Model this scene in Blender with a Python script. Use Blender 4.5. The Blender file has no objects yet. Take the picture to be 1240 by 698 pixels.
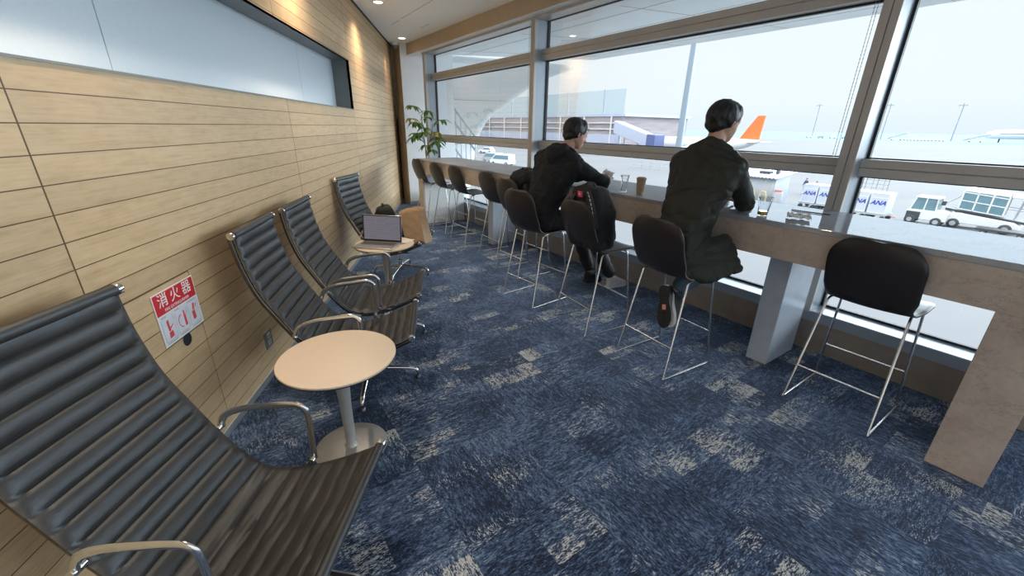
import bpy, bmesh, math, random
from mathutils import Vector, Matrix, noise, Quaternion
random.seed(7)
PI = math.pi
C = bpy.context.scene.collection
SC = bpy.context.scene
# ------------------------------------------------------------------ frames
CAM_H = 1.5
TH = 0.4800857645461923                    # window wall is turned by this angle to the panelled wall
def wu(u, v, z=0.0):                       # u along the window wall, v out towards the glass
    return Vector((v*math.cos(TH) - u*math.sin(TH), v*math.sin(TH) + u*math.cos(TH), z))
# ------------------------------------------------------------------ node helpers
def new_mat(name):
    m = bpy.data.materials.new(name); m.use_nodes = True
    nt = m.node_tree; b = nt.nodes['Principled BSDF']
    return m, nt, b
def N(nt, t, **kw):
    n = nt.nodes.new(t)
    for k, v in kw.items():
        if k in n.inputs: n.inputs[k].default_value = v
        else: setattr(n, k, v)
    return n
def mth(nt, op, a, b=None, c=None):
    n = nt.nodes.new('ShaderNodeMath'); n.operation = op
    for i, x in enumerate((a, b, c)):
        if x is None: continue
        if hasattr(x, 'is_linked') or hasattr(x, 'links'): nt.links.new(x, n.inputs[i])
        else: n.inputs[i].default_value = x
    return n.outputs[0]
def ramp(nt, fac, stops):
    r = nt.nodes.new('ShaderNodeValToRGB'); e = r.color_ramp.elements
    while len(e) > 1: e.remove(e[-1])
    e[0].position = stops[0][0]; e[0].color = (*stops[0][1], 1)
    for p, c in stops[1:]:
        x = e.new(p); x.color = (*c, 1)
    nt.links.new(fac, r.inputs[0]); return r.outputs[0]
def mixc(nt, fac, a, b, mode='MIX'):
    n = nt.nodes.new('ShaderNodeMix'); n.data_type = 'RGBA'; n.blend_type = mode
    for sock, x in ((n.inputs[0], fac), (n.inputs[6], a), (n.inputs[7], b)):
        if hasattr(x, 'links'): nt.links.new(x, sock)
        elif isinstance(x, (tuple, list)): sock.default_value = (*x[:3], 1)
        else: sock.default_value = x
    return n.outputs[2]
def texco(nt, kind='Object'):
    return nt.nodes.new('ShaderNodeTexCoord').outputs[kind]
def mapping(nt, vec, scale=(1,1,1), loc=(0,0,0), rot=(0,0,0)):
    m = nt.nodes.new('ShaderNodeMapping'); nt.links.new(vec, m.inputs[0])
    m.inputs['Scale'].default_value = scale; m.inputs['Location'].default_value = loc; m.inputs['Rotation'].default_value = rot
    return m.outputs[0]
def noisef(nt, vec, scale, detail=4, rough=.55):
    n = nt.nodes.new('ShaderNodeTexNoise'); nt.links.new(vec, n.inputs['Vector'])
    n.inputs['Scale'].default_value = scale; n.inputs['Detail'].default_value = detail; n.inputs['Roughness'].default_value = rough
    return n.outputs['Fac']
def bump(nt, b, h, strength=.3, dist=.01):
    n = nt.nodes.new('ShaderNodeBump'); n.inputs['Strength'].default_value = strength; n.inputs['Distance'].default_value = dist
    nt.links.new(h, n.inputs['Height']); nt.links.new(n.outputs[0], b.inputs['Normal'])
def pm(name, col, rough=.5, metal=0., var=.08, scale=25., bmp=0., spec=.5, coat=0., detail=4, stretch=(1,1,1)):
    """plain procedural material: a colour with slight mottling and grain"""
    m, nt, b = new_mat(name)
    tc = mapping(nt, texco(nt), stretch)
    f = noisef(nt, tc, scale, detail)
    lo = tuple(max(0, c*(1-var)) for c in col); hi = tuple(min(1, c*(1+var)) for c in col)
    nt.links.new(ramp(nt, f, [(.3, lo), (.7, hi)]), b.inputs['Base Color'])
    b.inputs['Roughness'].default_value = rough; b.inputs['Metallic'].default_value = metal
    b.inputs['Specular IOR Level'].default_value = spec; b.inputs['Coat Weight'].default_value = coat
    if bmp: bump(nt, b, f, bmp, .004)
    return m
def emis(name, col, s):
    m, nt, b = new_mat(name)
    b.inputs['Base Color'].default_value = (*col, 1)
    b.inputs['Emission Color'].default_value = (*col, 1); b.inputs['Emission Strength'].default_value = s
    return m
M = {}
# maple planks of the left wall: grooves every 87 mm, joints every 2.03 m
def wood_wall(name, joints=True):
    m, nt, b = new_mat(name)
    tc = texco(nt); sp = nt.nodes.new('ShaderNodeSeparateXYZ'); nt.links.new(tc, sp.inputs[0])
    y, z = sp.outputs[1], sp.outputs[2]
    zz = mth(nt, 'DIVIDE', mth(nt, 'SUBTRACT', z, 1.664-.0872*30), .0872)
    row = mth(nt, 'FLOOR', zz); fz = mth(nt, 'FRACT', zz)
    dz = mth(nt, 'MINIMUM', fz, mth(nt, 'SUBTRACT', 1., fz))
    gro = mth(nt, 'LESS_THAN', dz, .020)
    yy = mth(nt, 'DIVIDE', mth(nt, 'SUBTRACT', y, 1.40-2.03*4), 2.03); fy = mth(nt, 'FRACT', yy); col = mth(nt, 'FLOOR', yy)
    dy = mth(nt, 'MINIMUM', fy, mth(nt, 'SUBTRACT', 1., fy))
    if joints: gro = mth(nt, 'MAXIMUM', gro, mth(nt, 'LESS_THAN', dy, .0014))
    cb = nt.nodes.new('ShaderNodeCombineXYZ'); nt.links.new(row, cb.inputs[0]); nt.links.new(col, cb.inputs[1])
    wn = nt.nodes.new('ShaderNodeTexWhiteNoise'); nt.links.new(cb.outputs[0], wn.inputs[0])
    off = nt.nodes.new('ShaderNodeVectorMath'); off.operation = 'ADD'; nt.links.new(tc, off.inputs[0])
    sc = nt.nodes.new('ShaderNodeVectorMath'); sc.operation = 'SCALE'; nt.links.new(wn.outputs['Color'], sc.inputs[0]); sc.inputs['Scale'].default_value = 9.
    nt.links.new(sc.outputs[0], off.inputs[1])
    g1 = noisef(nt, mapping(nt, off.outputs[0], (1, 2.2, 42)), 2.4, 6, .6)
    g2 = noisef(nt, mapping(nt, off.outputs[0], (1, 3.2, 7)), 3., 5, .65)
    g = mth(nt, 'ADD', mth(nt, 'MULTIPLY', g1, .55), mth(nt, 'MULTIPLY', g2, .45))
    base = ramp(nt, g, [(.30, (.47, .325, .175)), (.5, (.58, .42, .245)), (.72, (.66, .49, .30))])
    tone = mth(nt, 'ADD', mth(nt, 'MULTIPLY', wn.outputs['Value'], .16), .92)
    v = nt.nodes.new('ShaderNodeVectorMath'); v.operation = 'SCALE'; nt.links.new(base, v.inputs[0]); nt.links.new(tone, v.inputs['Scale'])
    colr = mixc(nt, gro, v.outputs[0], (.10, .055, .02))
    nt.links.new(colr, b.inputs['Base Color'])
    b.inputs['Roughness'].default_value = .42; b.inputs['Specular IOR Level'].default_value = .35
    h = mth(nt, 'SUBTRACT', mth(nt, 'MULTIPLY', g1, .05), mth(nt, 'MULTIPLY', gro, 1.))
    bump(nt, b, h, .5, .004)
    return m
M['wood'] = wood_wall('maple_planks'); M['wood_door'] = wood_wall('maple_planks_door', False)
# carpet tiles
def carpet():
    m, nt, b = new_mat('carpet_tile')
    tc = mapping(nt, texco(nt), (1, 1, 1), rot=(0, 0, -TH))
    sp = nt.nodes.new('ShaderNodeSeparateXYZ'); nt.links.new(tc, sp.inputs[0])
    x, y = sp.outputs[0], sp.outputs[1]
    T = .5
    cx, cy = mth(nt, 'FLOOR', mth(nt, 'DIVIDE', x, T)), mth(nt, 'FLOOR', mth(nt, 'DIVIDE', y, T))
    cb = nt.nodes.new('ShaderNodeCombineXYZ'); nt.links.new(cx, cb.inputs[0]); nt.links.new(cy, cb.inputs[1])
    wn = nt.nodes.new('ShaderNodeTexWhiteNoise'); wn.noise_dimensions = '2D'; nt.links.new(cb.outputs[0], wn.inputs[0])
    par = mth(nt, 'MODULO', mth(nt, 'ADD', mth(nt, 'ADD', cx, cy), 200.), 2.)
    a = nt.nodes.new('ShaderNodeCombineXYZ'); nt.links.new(mth(nt, 'MULTIPLY', x, 12.), a.inputs[0]); nt.links.new(mth(nt, 'MULTIPLY', y, 46.), a.inputs[1])
    c = nt.nodes.new('ShaderNodeCombineXYZ'); nt.links.new(mth(nt, 'MULTIPLY', x, 46.), c.inputs[0]); nt.links.new(mth(nt, 'MULTIPLY', y, 12.), c.inputs[1])
    nt.links.new(wn.outputs['Value'], a.inputs[2]); nt.links.new(wn.outputs['Value'], c.inputs[2])
    mv = nt.nodes.new('ShaderNodeMix'); mv.data_type = 'VECTOR'; nt.links.new(par, mv.inputs[0]); nt.links.new(a.outputs[0], mv.inputs[4]); nt.links.new(c.outputs[0], mv.inputs[5])
    streak = noisef(nt, mv.outputs[1], 1.6, 6, .65)
    fine = noisef(nt, mapping(nt, tc, (1, 1, 1)), 150, 3, .6)
    mid = noisef(nt, tc, 3.2, 4, .6)
    # blocky stepped patches
    def blocks(size, seed):
        q = nt.nodes.new('ShaderNodeVectorMath'); q.operation = 'SNAP'; nt.links.new(tc, q.inputs[0]); q.inputs[1].default_value = (size, size*.6, 1)
        w = nt.nodes.new('ShaderNodeTexWhiteNoise'); w.noise_dimensions = '3D'
        ad = nt.nodes.new('ShaderNodeVectorMath'); ad.operation = 'ADD'; nt.links.new(q.outputs[0], ad.inputs[0]); ad.inputs[1].default_value = (seed, seed*.7, seed*1.3)
        nt.links.new(ad.outputs[0], w.inputs[0]); return w.outputs['Value']
    b1 = blocks(.25, 3.1); b2 = blocks(.125, 8.3); speck = noisef(nt, mv.outputs[1], 5.5, 3, .7)
    clump = noisef(nt, tc, 2.3, 3, .6)
    val = mth(nt, 'ADD', mth(nt, 'MULTIPLY', streak, .72), mth(nt, 'ADD', mth(nt, 'MULTIPLY', mid, .34), mth(nt, 'MULTIPLY', b1, .09)))
    val = mth(nt, 'ADD', val, mth(nt, 'MULTIPLY', mth(nt, 'SUBTRACT', speck, .5), .95))
    navy = ramp(nt, val, [(.44, (.005, .009, .024)), (.54, (.018, .036, .084)), (.63, (.065, .115, .22)), (.78, (.20, .27, .38))])
    patch = mth(nt, 'ADD', mth(nt, 'MULTIPLY', b2, .22), mth(nt, 'ADD', mth(nt, 'MULTIPLY', b1, .30), mth(nt, 'MULTIPLY', clump, .95)))
    pat = mth(nt, 'ADD', patch, mth(nt, 'ADD', mth(nt, 'MULTIPLY', mth(nt, 'SUBTRACT', streak, .5), .75), mth(nt, 'MULTIPLY', mth(nt, 'SUBTRACT', speck, .5), 1.35)))
    cream = ramp(nt, pat, [(.985, (0, 0, 0)), (1.06, (1, 1, 1))])
    creamc = ramp(nt, fine, [(.3, (.36, .38, .40)), (.65, (.70, .69, .64))])
    col = mixc(nt, cream, navy, creamc)
    nt.links.new(col, b.inputs['Base Color'])
    b.inputs['Roughness'].default_value = .9; b.inputs['Specular IOR Level'].default_value = .25
    b.inputs['Sheen Weight'].default_value = .25; b.inputs['Sheen Tint'].default_value = (.6, .75, 1, 1)
    bump(nt, b, mth(nt, 'ADD', mth(nt, 'MULTIPLY', fine, .7), mth(nt, 'MULTIPLY', streak, .6)), .7, .008)
    return m
M['carpet'] = carpet()
def marble(name, gloss, ior=1.5, lo=(.43, .345, .285), hi=(.64, .54, .46)):
    m, nt, b = new_mat(name)
    tc = texco(nt)
    n1 = noisef(nt, tc, 3.2, 8, .62); n2 = noisef(nt, tc, 40, 4, .6)
    v = noisef(nt, mapping(nt, tc, (1, 1, 2.2)), 2.1, 7, .7)
    vein = ramp(nt, mth(nt, 'ABSOLUTE', mth(nt, 'SUBTRACT', v, .5)), [(0., (1, 1, 1)), (.007, (0, 0, 0))])
    base = ramp(nt, mth(nt, 'ADD', mth(nt, 'MULTIPLY', n1, .7), mth(nt, 'MULTIPLY', n2, .3)), [(.35, lo), (.65, hi)])
    sep = mth(nt, 'MULTIPLY', vein, .42)
    nt.links.new(mixc(nt, sep, base, (.20, .13, .09)), b.inputs['Base Color'])
    b.inputs['Roughness'].default_value = gloss; b.inputs['IOR'].default_value = ior
    if name == 'polished_marble_top':
        b.inputs['Specular IOR Level'].default_value = 0.
        gl = nt.nodes.new('ShaderNodeBsdfGlossy'); gl.inputs['Roughness'].default_value = .03; gl.inputs['Color'].default_value = (.9, .95, 1, 1)
        mx = nt.nodes.new('ShaderNodeMixShader'); mx.inputs[0].default_value = .085
        nt.links.new(b.outputs[0], mx.inputs[1]); nt.links.new(gl.outputs[0], mx.inputs[2])
        nt.links.new(mx.outputs[0], nt.nodes['Material Output'].inputs[0])
    return m
M['marble'] = marble('beige_marble', .25)
M['marble_top'] = marble('polished_marble_top', .045, 1.45, (.33, .345, .375), (.40, .415, .445))
def leather():
    m, nt, b = new_mat('dark_leather')
    tc = texco(nt)
    n1 = noisef(nt, tc, 9, 5, .6); n2 = noisef(nt, tc, 260, 3, .6)
    nt.links.new(ramp(nt, n1, [(.3, (.014, .011, .0095)), (.7, (.028, .0225, .019))]), b.inputs['Base Color'])
    nt.links.new(ramp(nt, n1, [(.3, (.44,)*3), (.7, (.54,)*3)]), b.inputs['Roughness'])
    b.inputs['Specular IOR Level'].default_value = .95; b.inputs['Specular Tint'].default_value = (.82, .92, 1, 1); b.inputs['Coat Weight'].default_value = .04; b.inputs['Coat Tint'].default_value = (.92, .96, 1, 1); b.inputs['Coat Roughness'].default_value = .42
    cre = noisef(nt, mapping(nt, tc, (3, 1.1, 3)), 14, 4, .6)
    bump(nt, b, mth(nt, 'ADD', mth(nt, 'MULTIPLY', n2, .18), mth(nt, 'MULTIPLY', cre, .9)), .28, .006)
    return m
M['leather'] = leather()
M['chrome'] = pm('polished_aluminium', (.80, .78, .75), .14, 1., .04, 60)
M['steel'] = pm('stool_steel', (.72, .71, .70), .22, 1., .05, 80)
M['shaded_rail'] = pm('shadowed_rail', (.15, .135, .12), .2, 1., .05, 60)  # aluminium rail; the shade under the sling is put into its dark colour
M['gunmetal'] = pm('dark_bar', (.12, .12, .125), .3, .9)
M['shell'] = pm('stool_shell', (.026, .021, .021), .36, 0, .15, 12, .03, .5)
M['shell_edge'] = pm('stool_shell_edge', (.20, .17, .15), .4, 0, .1, 40)  # plywood rim, with its edge highlight put into the paler colour
M['black_plastic'] = pm('black_plastic', (.015, .015, .016), .4)
M['black_fabric'] = pm('black_nylon', (.010, .010, .011), .75, 0, .3, 180, .25)
M['black_webbing'] = pm('black_webbing', (.022, .022, .024), .7, 0, .3, 220, .3)
M['white_fabric'] = pm('white_reflective', (.75, .75, .73), .4, 0, .05, 90)
M['pink'] = pm('pink_tag', (.80, .06, .14), .45, 0, .1, 60)
M['grey_frame'] = pm('grey_aluminium_frame', (.50, .48, .455), .38, .25, .04, 8, stretch=(1, 1, .1))
M['light_frame'] = pm('pale_aluminium', (.36, .41, .47), .35, .3, .04, 8)
M['gasket'] = pm('black_gasket', (.02, .022, .028), .5)
M['white_paint'] = pm('white_paint', (.76, .76, .75), .6, 0, .03, 6)
M['column_paint'] = pm('column_paint', (.86, .89, .91), .45, 0, .02, 6)
M['gap_brown'] = pm('shadow_gap', (.05, .032, .02), .7)
M['ceiling'] = pm('ceiling_board', (.90, .90, .88), .8, 0, .03, 40)
M['tan_panel'] = pm('tan_panel', (.48, .37, .25), .5, 0, .06, 10)
M['plinth'] = pm('plinth_stone', (.30, .255, .215), .30, 0, .12, 9)
M['post'] = pm('grey_stone_post', (.46, .51, .58), .28, 0, .06, 14)
M['recess'] = pm('recess_metal', (.20, .215, .215), .45, .3, .05, 9)
M['base_strip'] = pm('aluminium_skirting', (.55, .56, .56), .35, .7, .05, 20)
M['laminate'] = pm('cream_laminate', (.80, .66, .52), .38, 0, .02, 30)
M['table_base'] = pm('grey_cast_base', (.46, .45, .43), .4, .4, .05, 30)
M['paper'] = pm('white_paper', (.80, .78, .75), .7, 0, .04, 40)
M['kraft'] = pm('kraft_paper', (.50, .335, .20), .7, 0, .08, 30, .2)
M['kraft_dark'] = pm('brown_cup_sleeve', (.42, .31, .21), .6, 0, .1, 30)
M['laptop'] = pm('silver_laptop', (.60, .57, .54), .3, .7, .03, 40)
M['keys'] = pm('laptop_keys', (.10, .10, .105), .5)
M['red'] = pm('sign_red', (.62, .03, .04), .4, 0, .04, 40)
M['red_soft'] = pm('sign_red_pictogram', (.66, .07, .09), .5, 0, .05, 40)
M['white'] = pm('sign_white', (.82, .82, .82), .4, 0, .02, 40)
M['sign_grey'] = pm('sign_grey', (.45, .42, .42), .5)
M['sign_pale'] = pm('sign_pale_blue', (.66, .70, .76), .5)
M['skin'] = pm('skin', (.60, .36, .26), .5, 0, .08, 40)
M['hair'] = pm('black_hair', (.010, .009, .009), .45, 0, .4, 120, .6, stretch=(1, 1, .2))
M['hoodie'] = pm('black_hoodie', (.011, .011, .014), .85, 0, .25, 60, .2)
M['jacket'] = pm('olive_jacket', (.021, .0225, .0165), .62, 0, .2, 45, .2)
M['trousers'] = pm('black_trousers', (.016, .016, .020), .8, 0, .25, 60, .2)
M['jeans'] = pm('blue_jeans', (.055, .095, .13), .8, 0, .25, 150, .25)
M['rubber'] = pm('shoe_rubber', (.018, .018, .019), .6, 0, .2, 60)
M['shoe_white'] = pm('pale_shoe', (.62, .60, .58), .5, 0, .08, 40)
M['sole_mark'] = pm('sole_mark', (.75, .30, .22), .5)
M['leaf'] = pm('leaf', (.115, .22, .035), .38, 0, .35, 9)
M['leaf_yellow'] = pm('leaf_yellowing', (.45, .36, .08), .45, 0, .3, 9)
M['bark'] = pm('bark', (.24, .19, .13), .8, 0, .2, 40, .4)
M['pot'] = pm('plant_pot', (.60, .58, .54), .5)
M['soil'] = pm('soil', (.06, .045, .03), .95, 0, .3, 60, .5)
M['eye'] = pm('eye_dark', (.02, .015, .012), .15)
M['soffit'] = pm('outdoor_soffit', (.70, .73, .74), .7, 0, .03, 3)
M['white_ext'] = pm('white_vehicle_paint', (.80, .82, .83), .4, 0, .03, 2)
M['grey_ext'] = pm('grey_vehicle_paint', (.42, .45, .48), .5, 0, .05, 2)
M['dark_ext'] = pm('dark_vehicle_parts', (.06, .065, .075), .6, 0, .1, 4)
M['ext_glass'] = pm('vehicle_glass', (.16, .28, .33), .1, 0, .1, 3)
M['uld'] = pm('container_blue_grey', (.60, .66, .76), .5, 0, .04, 3)
M['bridge_blue'] = pm('bridge_blue', (.10, .13, .30), .6)
M['logo_blue'] = pm('logo_blue', (.03, .06, .42), .5)
M['orange'] = pm('tail_orange', (.85, .22, .06), .45)
M['navy_ext'] = pm('navy_uniform', (.05, .07, .16), .7)
M['red_ext'] = pm('faded_red_paint', (.55, .22, .20), .6)
M['yellow_ext'] = pm('yellow_hose', (.62, .55, .28), .6)
M['mast'] = pm('mast_steel', (.30, .37, .44), .5, .3)
M['sea'] = pm('sea', (.20, .29, .37), .9, 0, .08, .02, spec=.05)
def plain_glass(name, tint=(.93, .965, .97), refl=.30):
    m = bpy.data.materials.new(name); m.use_nodes = True; nt = m.node_tree; nt.nodes.clear()
    out = N(nt, 'ShaderNodeOutputMaterial'); tr = N(nt, 'ShaderNodeBsdfTransparent'); gl = N(nt, 'ShaderNodeBsdfGlossy')
    tr.inputs[0].default_value = (*tint, 1); gl.inputs['Roughness'].default_value = .01
    fr = N(nt, 'ShaderNodeFresnel'); fr.inputs['IOR'].default_value = 1.35
    mx = N(nt, 'ShaderNodeMixShader'); nt.links.new(mth(nt, 'MULTIPLY', fr.outputs[0], refl), mx.inputs[0])
    nt.links.new(tr.outputs[0], mx.inputs[1]); nt.links.new(gl.outputs[0], mx.inputs[2]); nt.links.new(mx.outputs[0], out.inputs[0])
    return m
M['glass'] = plain_glass('window_glass')
M['rail_glass'] = plain_glass('balustrade_glass', (.86, .92, .95))
M['cup_glass'] = plain_glass('clear_cup', (.955, .965, .97), .6)
M['frost'] = pm('frosted_panel', (.66, .76, .84), .32, 0, .02, 60)
m_, nt_, b_ = new_mat('apple_juice'); b_.inputs['Base Color'].default_value = (.75, .50, .06, 1); b_.inputs['Roughness'].default_value = .1
nt_.links.new(ramp(nt_, noisef(nt_, texco(nt_), 20), [(.3, (.66, .42, .05)), (.7, (.8, .56, .09))]), b_.inputs['Base Color']); M['juice'] = m_
def apron():
    m, nt, b = new_mat('apron_concrete')
    tc = texco(nt); br = nt.nodes.new('ShaderNodeTexBrick')
    nt.links.new(mapping(nt, tc, (1, 1, 1), rot=(0, 0, -TH)), br.inputs[0])
    br.inputs['Scale'].default_value = 1; br.inputs['Brick Width'].default_value = 7.5; br.inputs['Row Height'].default_value = 7.5
    br.inputs['Mortar Size'].default_value = .02; br.offset = 0
    br.inputs['Color1'].default_value = (.128, .136, .146, 1); br.inputs['Color2'].default_value = (.137, .144, .152, 1); br.inputs['Mortar'].default_value = (.105, .11, .115, 1)
    st = noisef(nt, mapping(nt, tc, (.012, .09, 1), rot=(0, 0, -TH-.25)), 1.2, 6, .6)
    nt.links.new(mixc(nt, .55, br.outputs[0], ramp(nt, st, [(.3, (.100, .112, .130)), (.7, (.165, .170, .172))])), b.inputs['Base Color'])
    b.inputs['Roughness'].default_value = .85
    return m
M['apron'] = apron()
def pier_mat():
    m, nt, b = new_mat('pier_cladding')
    tc = texco(nt); sp = nt.nodes.new('ShaderNodeSeparateXYZ'); nt.links.new(tc, sp.inputs[0])
    f = noisef(nt, mapping(nt, tc, (.1, .1, 1.2)), 1.5, 4)
    c = ramp(nt, f, [(.3, (.26, .23, .25)), (.7, (.40, .36, .38))])
    nt.links.new(c, b.inputs['Base Color']); b.inputs['Roughness'].default_value = .6
    return m
M['pier'] = pier_mat()
M['pier_pale'] = pm('pier_pale_band', (.47, .52, .66), .5, 0, .04, 1)
def screen_mat():
    m, nt, b = new_mat('laptop_screen')
    tc = texco(nt)
    br = nt.nodes.new('ShaderNodeTexBrick'); nt.links.new(mapping(nt, tc, (1, 1, 1), rot=(PI/2, 0, 0)), br.inputs[0])
    br.inputs['Scale'].default_value = 1; br.inputs['Brick Width'].default_value = .05; br.inputs['Row Height'].default_value = .012; br.inputs['Mortar Size'].default_value = .0025
    br.inputs['Color1'].default_value = (.10, .095, .125, 1); br.inputs['Color2'].default_value = (.12, .115, .145, 1); br.inputs['Mortar'].default_value = (.16, .155, .19, 1)
    nt.links.new(br.outputs[0], b.inputs['Base Color']); nt.links.new(br.outputs[0], b.inputs['Emission Color'])
    b.inputs['Emission Strength'].default_value = .5; b.inputs['Roughness'].default_value = .35
    return m
M['screen'] = screen_mat()
# ------------------------------------------------------------------ mesh builder
class MB:
    def __init__(s): s.bm = bmesh.new()
    def quad(s, pts):
        return s.bm.faces.new([s.bm.verts.new(p) for p in pts])
    def box(s, x0, x1, y0, y1, z0, z1, mat=None):
        vs = [s.bm.verts.new((x, y, z)) for x in (x0, x1) for y in (y0, y1) for z in (z0, z1)]
        if mat is not None:
            for v in vs: v.co = mat @ v.co
        for f in ((0,1,3,2), (4,6,7,5), (0,4,5,1), (2,3,7,6), (0,2,6,4), (1,5,7,3)):
            s.bm.faces.new([vs[i] for i in f])
        return s
    def prism(s, poly, axis, a, b):
        def P(p, t): return {'x': (t, p[0], p[1]), 'y': (p[0], t, p[1]), 'z': (p[0], p[1], t)}[axis]
        A = [s.bm.verts.new(P(p, a)) for p in poly]; B = [s.bm.verts.new(P(p, b)) for p in poly]
        n = len(poly)
        s.bm.faces.new(A); s.bm.faces.new(B[::-1])
        for i in range(n): s.bm.faces.new((A[i], B[i], B[(i+1) % n], A[(i+1) % n]))
        return s
    def tube(s, pts, r, n=10, closed=False, flat=None, up=None):
        """round (or flat = (ra, rb)) bar along points; r may be a list"""
        P = [Vector(p) for p in pts]; k = len(P)
        R = r if isinstance(r, (list, tuple)) else [r]*k
        T = []
        for i in range(k):
            if closed: t = P[(i+1) % k] - P[i-1]
            else: t = P[min(i+1, k-1)] - P[max(i-1, 0)]
            T.append(t.normalized())
        ref = Vector(up) if up else (Vector((0, 0, 1)) if abs(T[0].z) < .9 else Vector((0, 1, 0)))
        nrm = (ref - T[0]*ref.dot(T[0])).normalized(); rings = []
        for i in range(k):
            if i:
                ax = T[i-1].cross(T[i])
                if ax.length > 1e-7:
                    nrm = Quaternion(ax.normalized(), T[i-1].angle(T[i])) @ nrm
                nrm = (nrm - T[i]*nrm.dot(T[i])).normalized()
            bn = T[i].cross(nrm)
            ra, rb = (flat if flat else (1, 1))
            rings.append([s.bm.verts.new(P[i] + R[i]*(math.cos(2*PI*j/n)*nrm*rb + math.sin(2*PI*j/n)*bn*ra)) for j in range(n)])
        for i in range(k if closed else k-1):
            a, b = rings[i], rings[(i+1) % k]
            for j in range(n): s.bm.faces.new((a[j], a[(j+1) % n], b[(j+1) % n], b[j]))
        if not closed:
            s.bm.faces.new(rings[0][::-1]); s.bm.faces.new(rings[-1])
        return s
    def lathe(s, prof, n=32, c=(0, 0, 0), mat=None):
        rings = []
        for r, z in prof:
            if r < 1e-6: rings.append([s.bm.verts.new((c[0], c[1], c[2]+z))])
            else: rings.append([s.bm.verts.new((c[0]+r*math.cos(2*PI*j/n), c[1]+r*math.sin(2*PI*j/n), c[2]+z)) for j in range(n)])
        for a, b in zip(rings, rings[1:]):
            for j in range(n):
                k = (j+1) % n
                if len(a) == 1 and len(b) == 1: continue
                if len(a) == 1: s.bm.faces.new((a[0], b[k], b[j]))
                elif len(b) == 1: s.bm.faces.new((a[j], a[k], b[0]))
                else: s.bm.faces.new((a[j], a[k], b[k], b[j]))
        if mat is not None:
            for ring in rings:
                for v in ring: v.co = mat @ v.co
        return s
    def ball(s, c, rad, seg=16, rot=None):
        if isinstance(rad, (int, float)): rad = (rad,)*3
        m = Matrix.Translation(c) @ (rot.to_4x4() if rot else Matrix.Identity(4)) @ Matrix.Diagonal((*rad, 1))
        bmesh.ops.create_uvsphere(s.bm, u_segments=seg, v_segments=max(6, seg//2), radius=1, matrix=m); return s
    def hull(s, spheres, sub=2):
        t = bmesh.new()
        for p, r in spheres:
            bmesh.ops.create_icosphere(t, subdivisions=sub, radius=r, matrix=Matrix.Translation(p))
        bmesh.ops.convex_hull(t, input=t.verts)
        loose = [v for v in t.verts if not v.link_faces]
        bmesh.ops.delete(t, geom=loose, context='VERTS')
        mp = {v: s.bm.verts.new(v.co) for v in t.verts}
        for f in t.faces: s.bm.faces.new([mp[v] for v in f.verts])
        t.free(); return s
    def grid(s, fn, nu, nv):
        V = [[s.bm.verts.new(fn(i/nu, j/nv)) for j in range(nv+1)] for i in range(nu+1)]
        for i in range(nu):
            for j in range(nv): s.bm.faces.new((V[i][j], V[i+1][j], V[i+1][j+1], V[i][j+1]))
        return s
    def build(s, name, mat=None, parent=None, smooth=True, angle=38, bevel=0, solid=0, rimmat=None, loc=None, rotz=None, mats=None):
        me = bpy.data.meshes.new(name)
        bmesh.ops.recalc_face_normals(s.bm, faces=s.bm.faces)
        if smooth:
            for f in s.bm.faces: f.smooth = True
            for e in s.bm.edges:
                if len(e.link_faces) == 2 and e.calc_face_angle(0) > math.radians(angle): e.smooth = False
        s.bm.to_mesh(me); s.bm.free()
        o = bpy.data.objects.new(name, me); C.objects.link(o)
        for mm in (mats or ([mat] if mat else [])): me.materials.append(mm if not isinstance(mm, str) else M[mm])
        if parent: o.parent = parent
        if loc is not None: o.location = loc
        if rotz is not None: o.rotation_euler = (0, 0, rotz)
        if solid:
            md = o.modifiers.new('solid', 'SOLIDIFY'); md.thickness = solid; md.offset = 0
            if rimmat: me.materials.append(M[rimmat]); md.material_offset_rim = 1
        if bevel:
            md = o.modifiers.new('bevel', 'BEVEL'); md.width = bevel; md.segments = 2; md.limit_method = 'ANGLE'; md.angle_limit = math.radians(40)
        return o
def tag(o, label=None, cat=None, group=None, kind=None):
    if label: o['label'] = label
    if cat: o['category'] = cat
    if group: o['group'] = group
    if kind: o['kind'] = kind
    return o
def thing(name, label, cat, loc=(0, 0, 0), rotz=0, group=None, kind=None):
    o = bpy.data.objects.new(name, None); C.objects.link(o); o.empty_display_size = .1
    o.location = loc; o.rotation_euler = (0, 0, rotz)
    return tag(o, label, cat, group, kind)
def struct(o): o['kind'] = 'structure'; return o
def copy_tree(o, parent=None):
    c = o.copy(); C.objects.link(c)
    if parent: c.parent = parent
    for ch in list(o.children): copy_tree(ch, c)
    return c
def spline(pts, n):
    """resampled Catmull-Rom through points, n+1 samples evenly by length"""
    P = [Vector(p) for p in pts]; Q = [P[0]*2-P[1]] + P + [P[-1]*2-P[-2]]; out = []
    for i in range(1, len(Q)-2):
        for k in range(24):
            t = k/24; a, b, c, d = Q[i-1], Q[i], Q[i+1], Q[i+2]
            out.append(.5*((2*b) + (c-a)*t + (2*a-5*b+4*c-d)*t*t + (3*b-a-3*c+d)*t**3))
    out.append(P[-1]); L = [0]
    for a, b in zip(out, out[1:]): L.append(L[-1]+(b-a).length)
    res = []; j = 0
    for i in range(n+1):
        s_ = L[-1]*i/n
        while j < len(L)-2 and L[j+1] < s_: j += 1
        f = (s_-L[j])/max(1e-9, L[j+1]-L[j]); res.append(out[j].lerp(out[j+1], min(1, f)))
    return res, L[-1]
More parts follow.
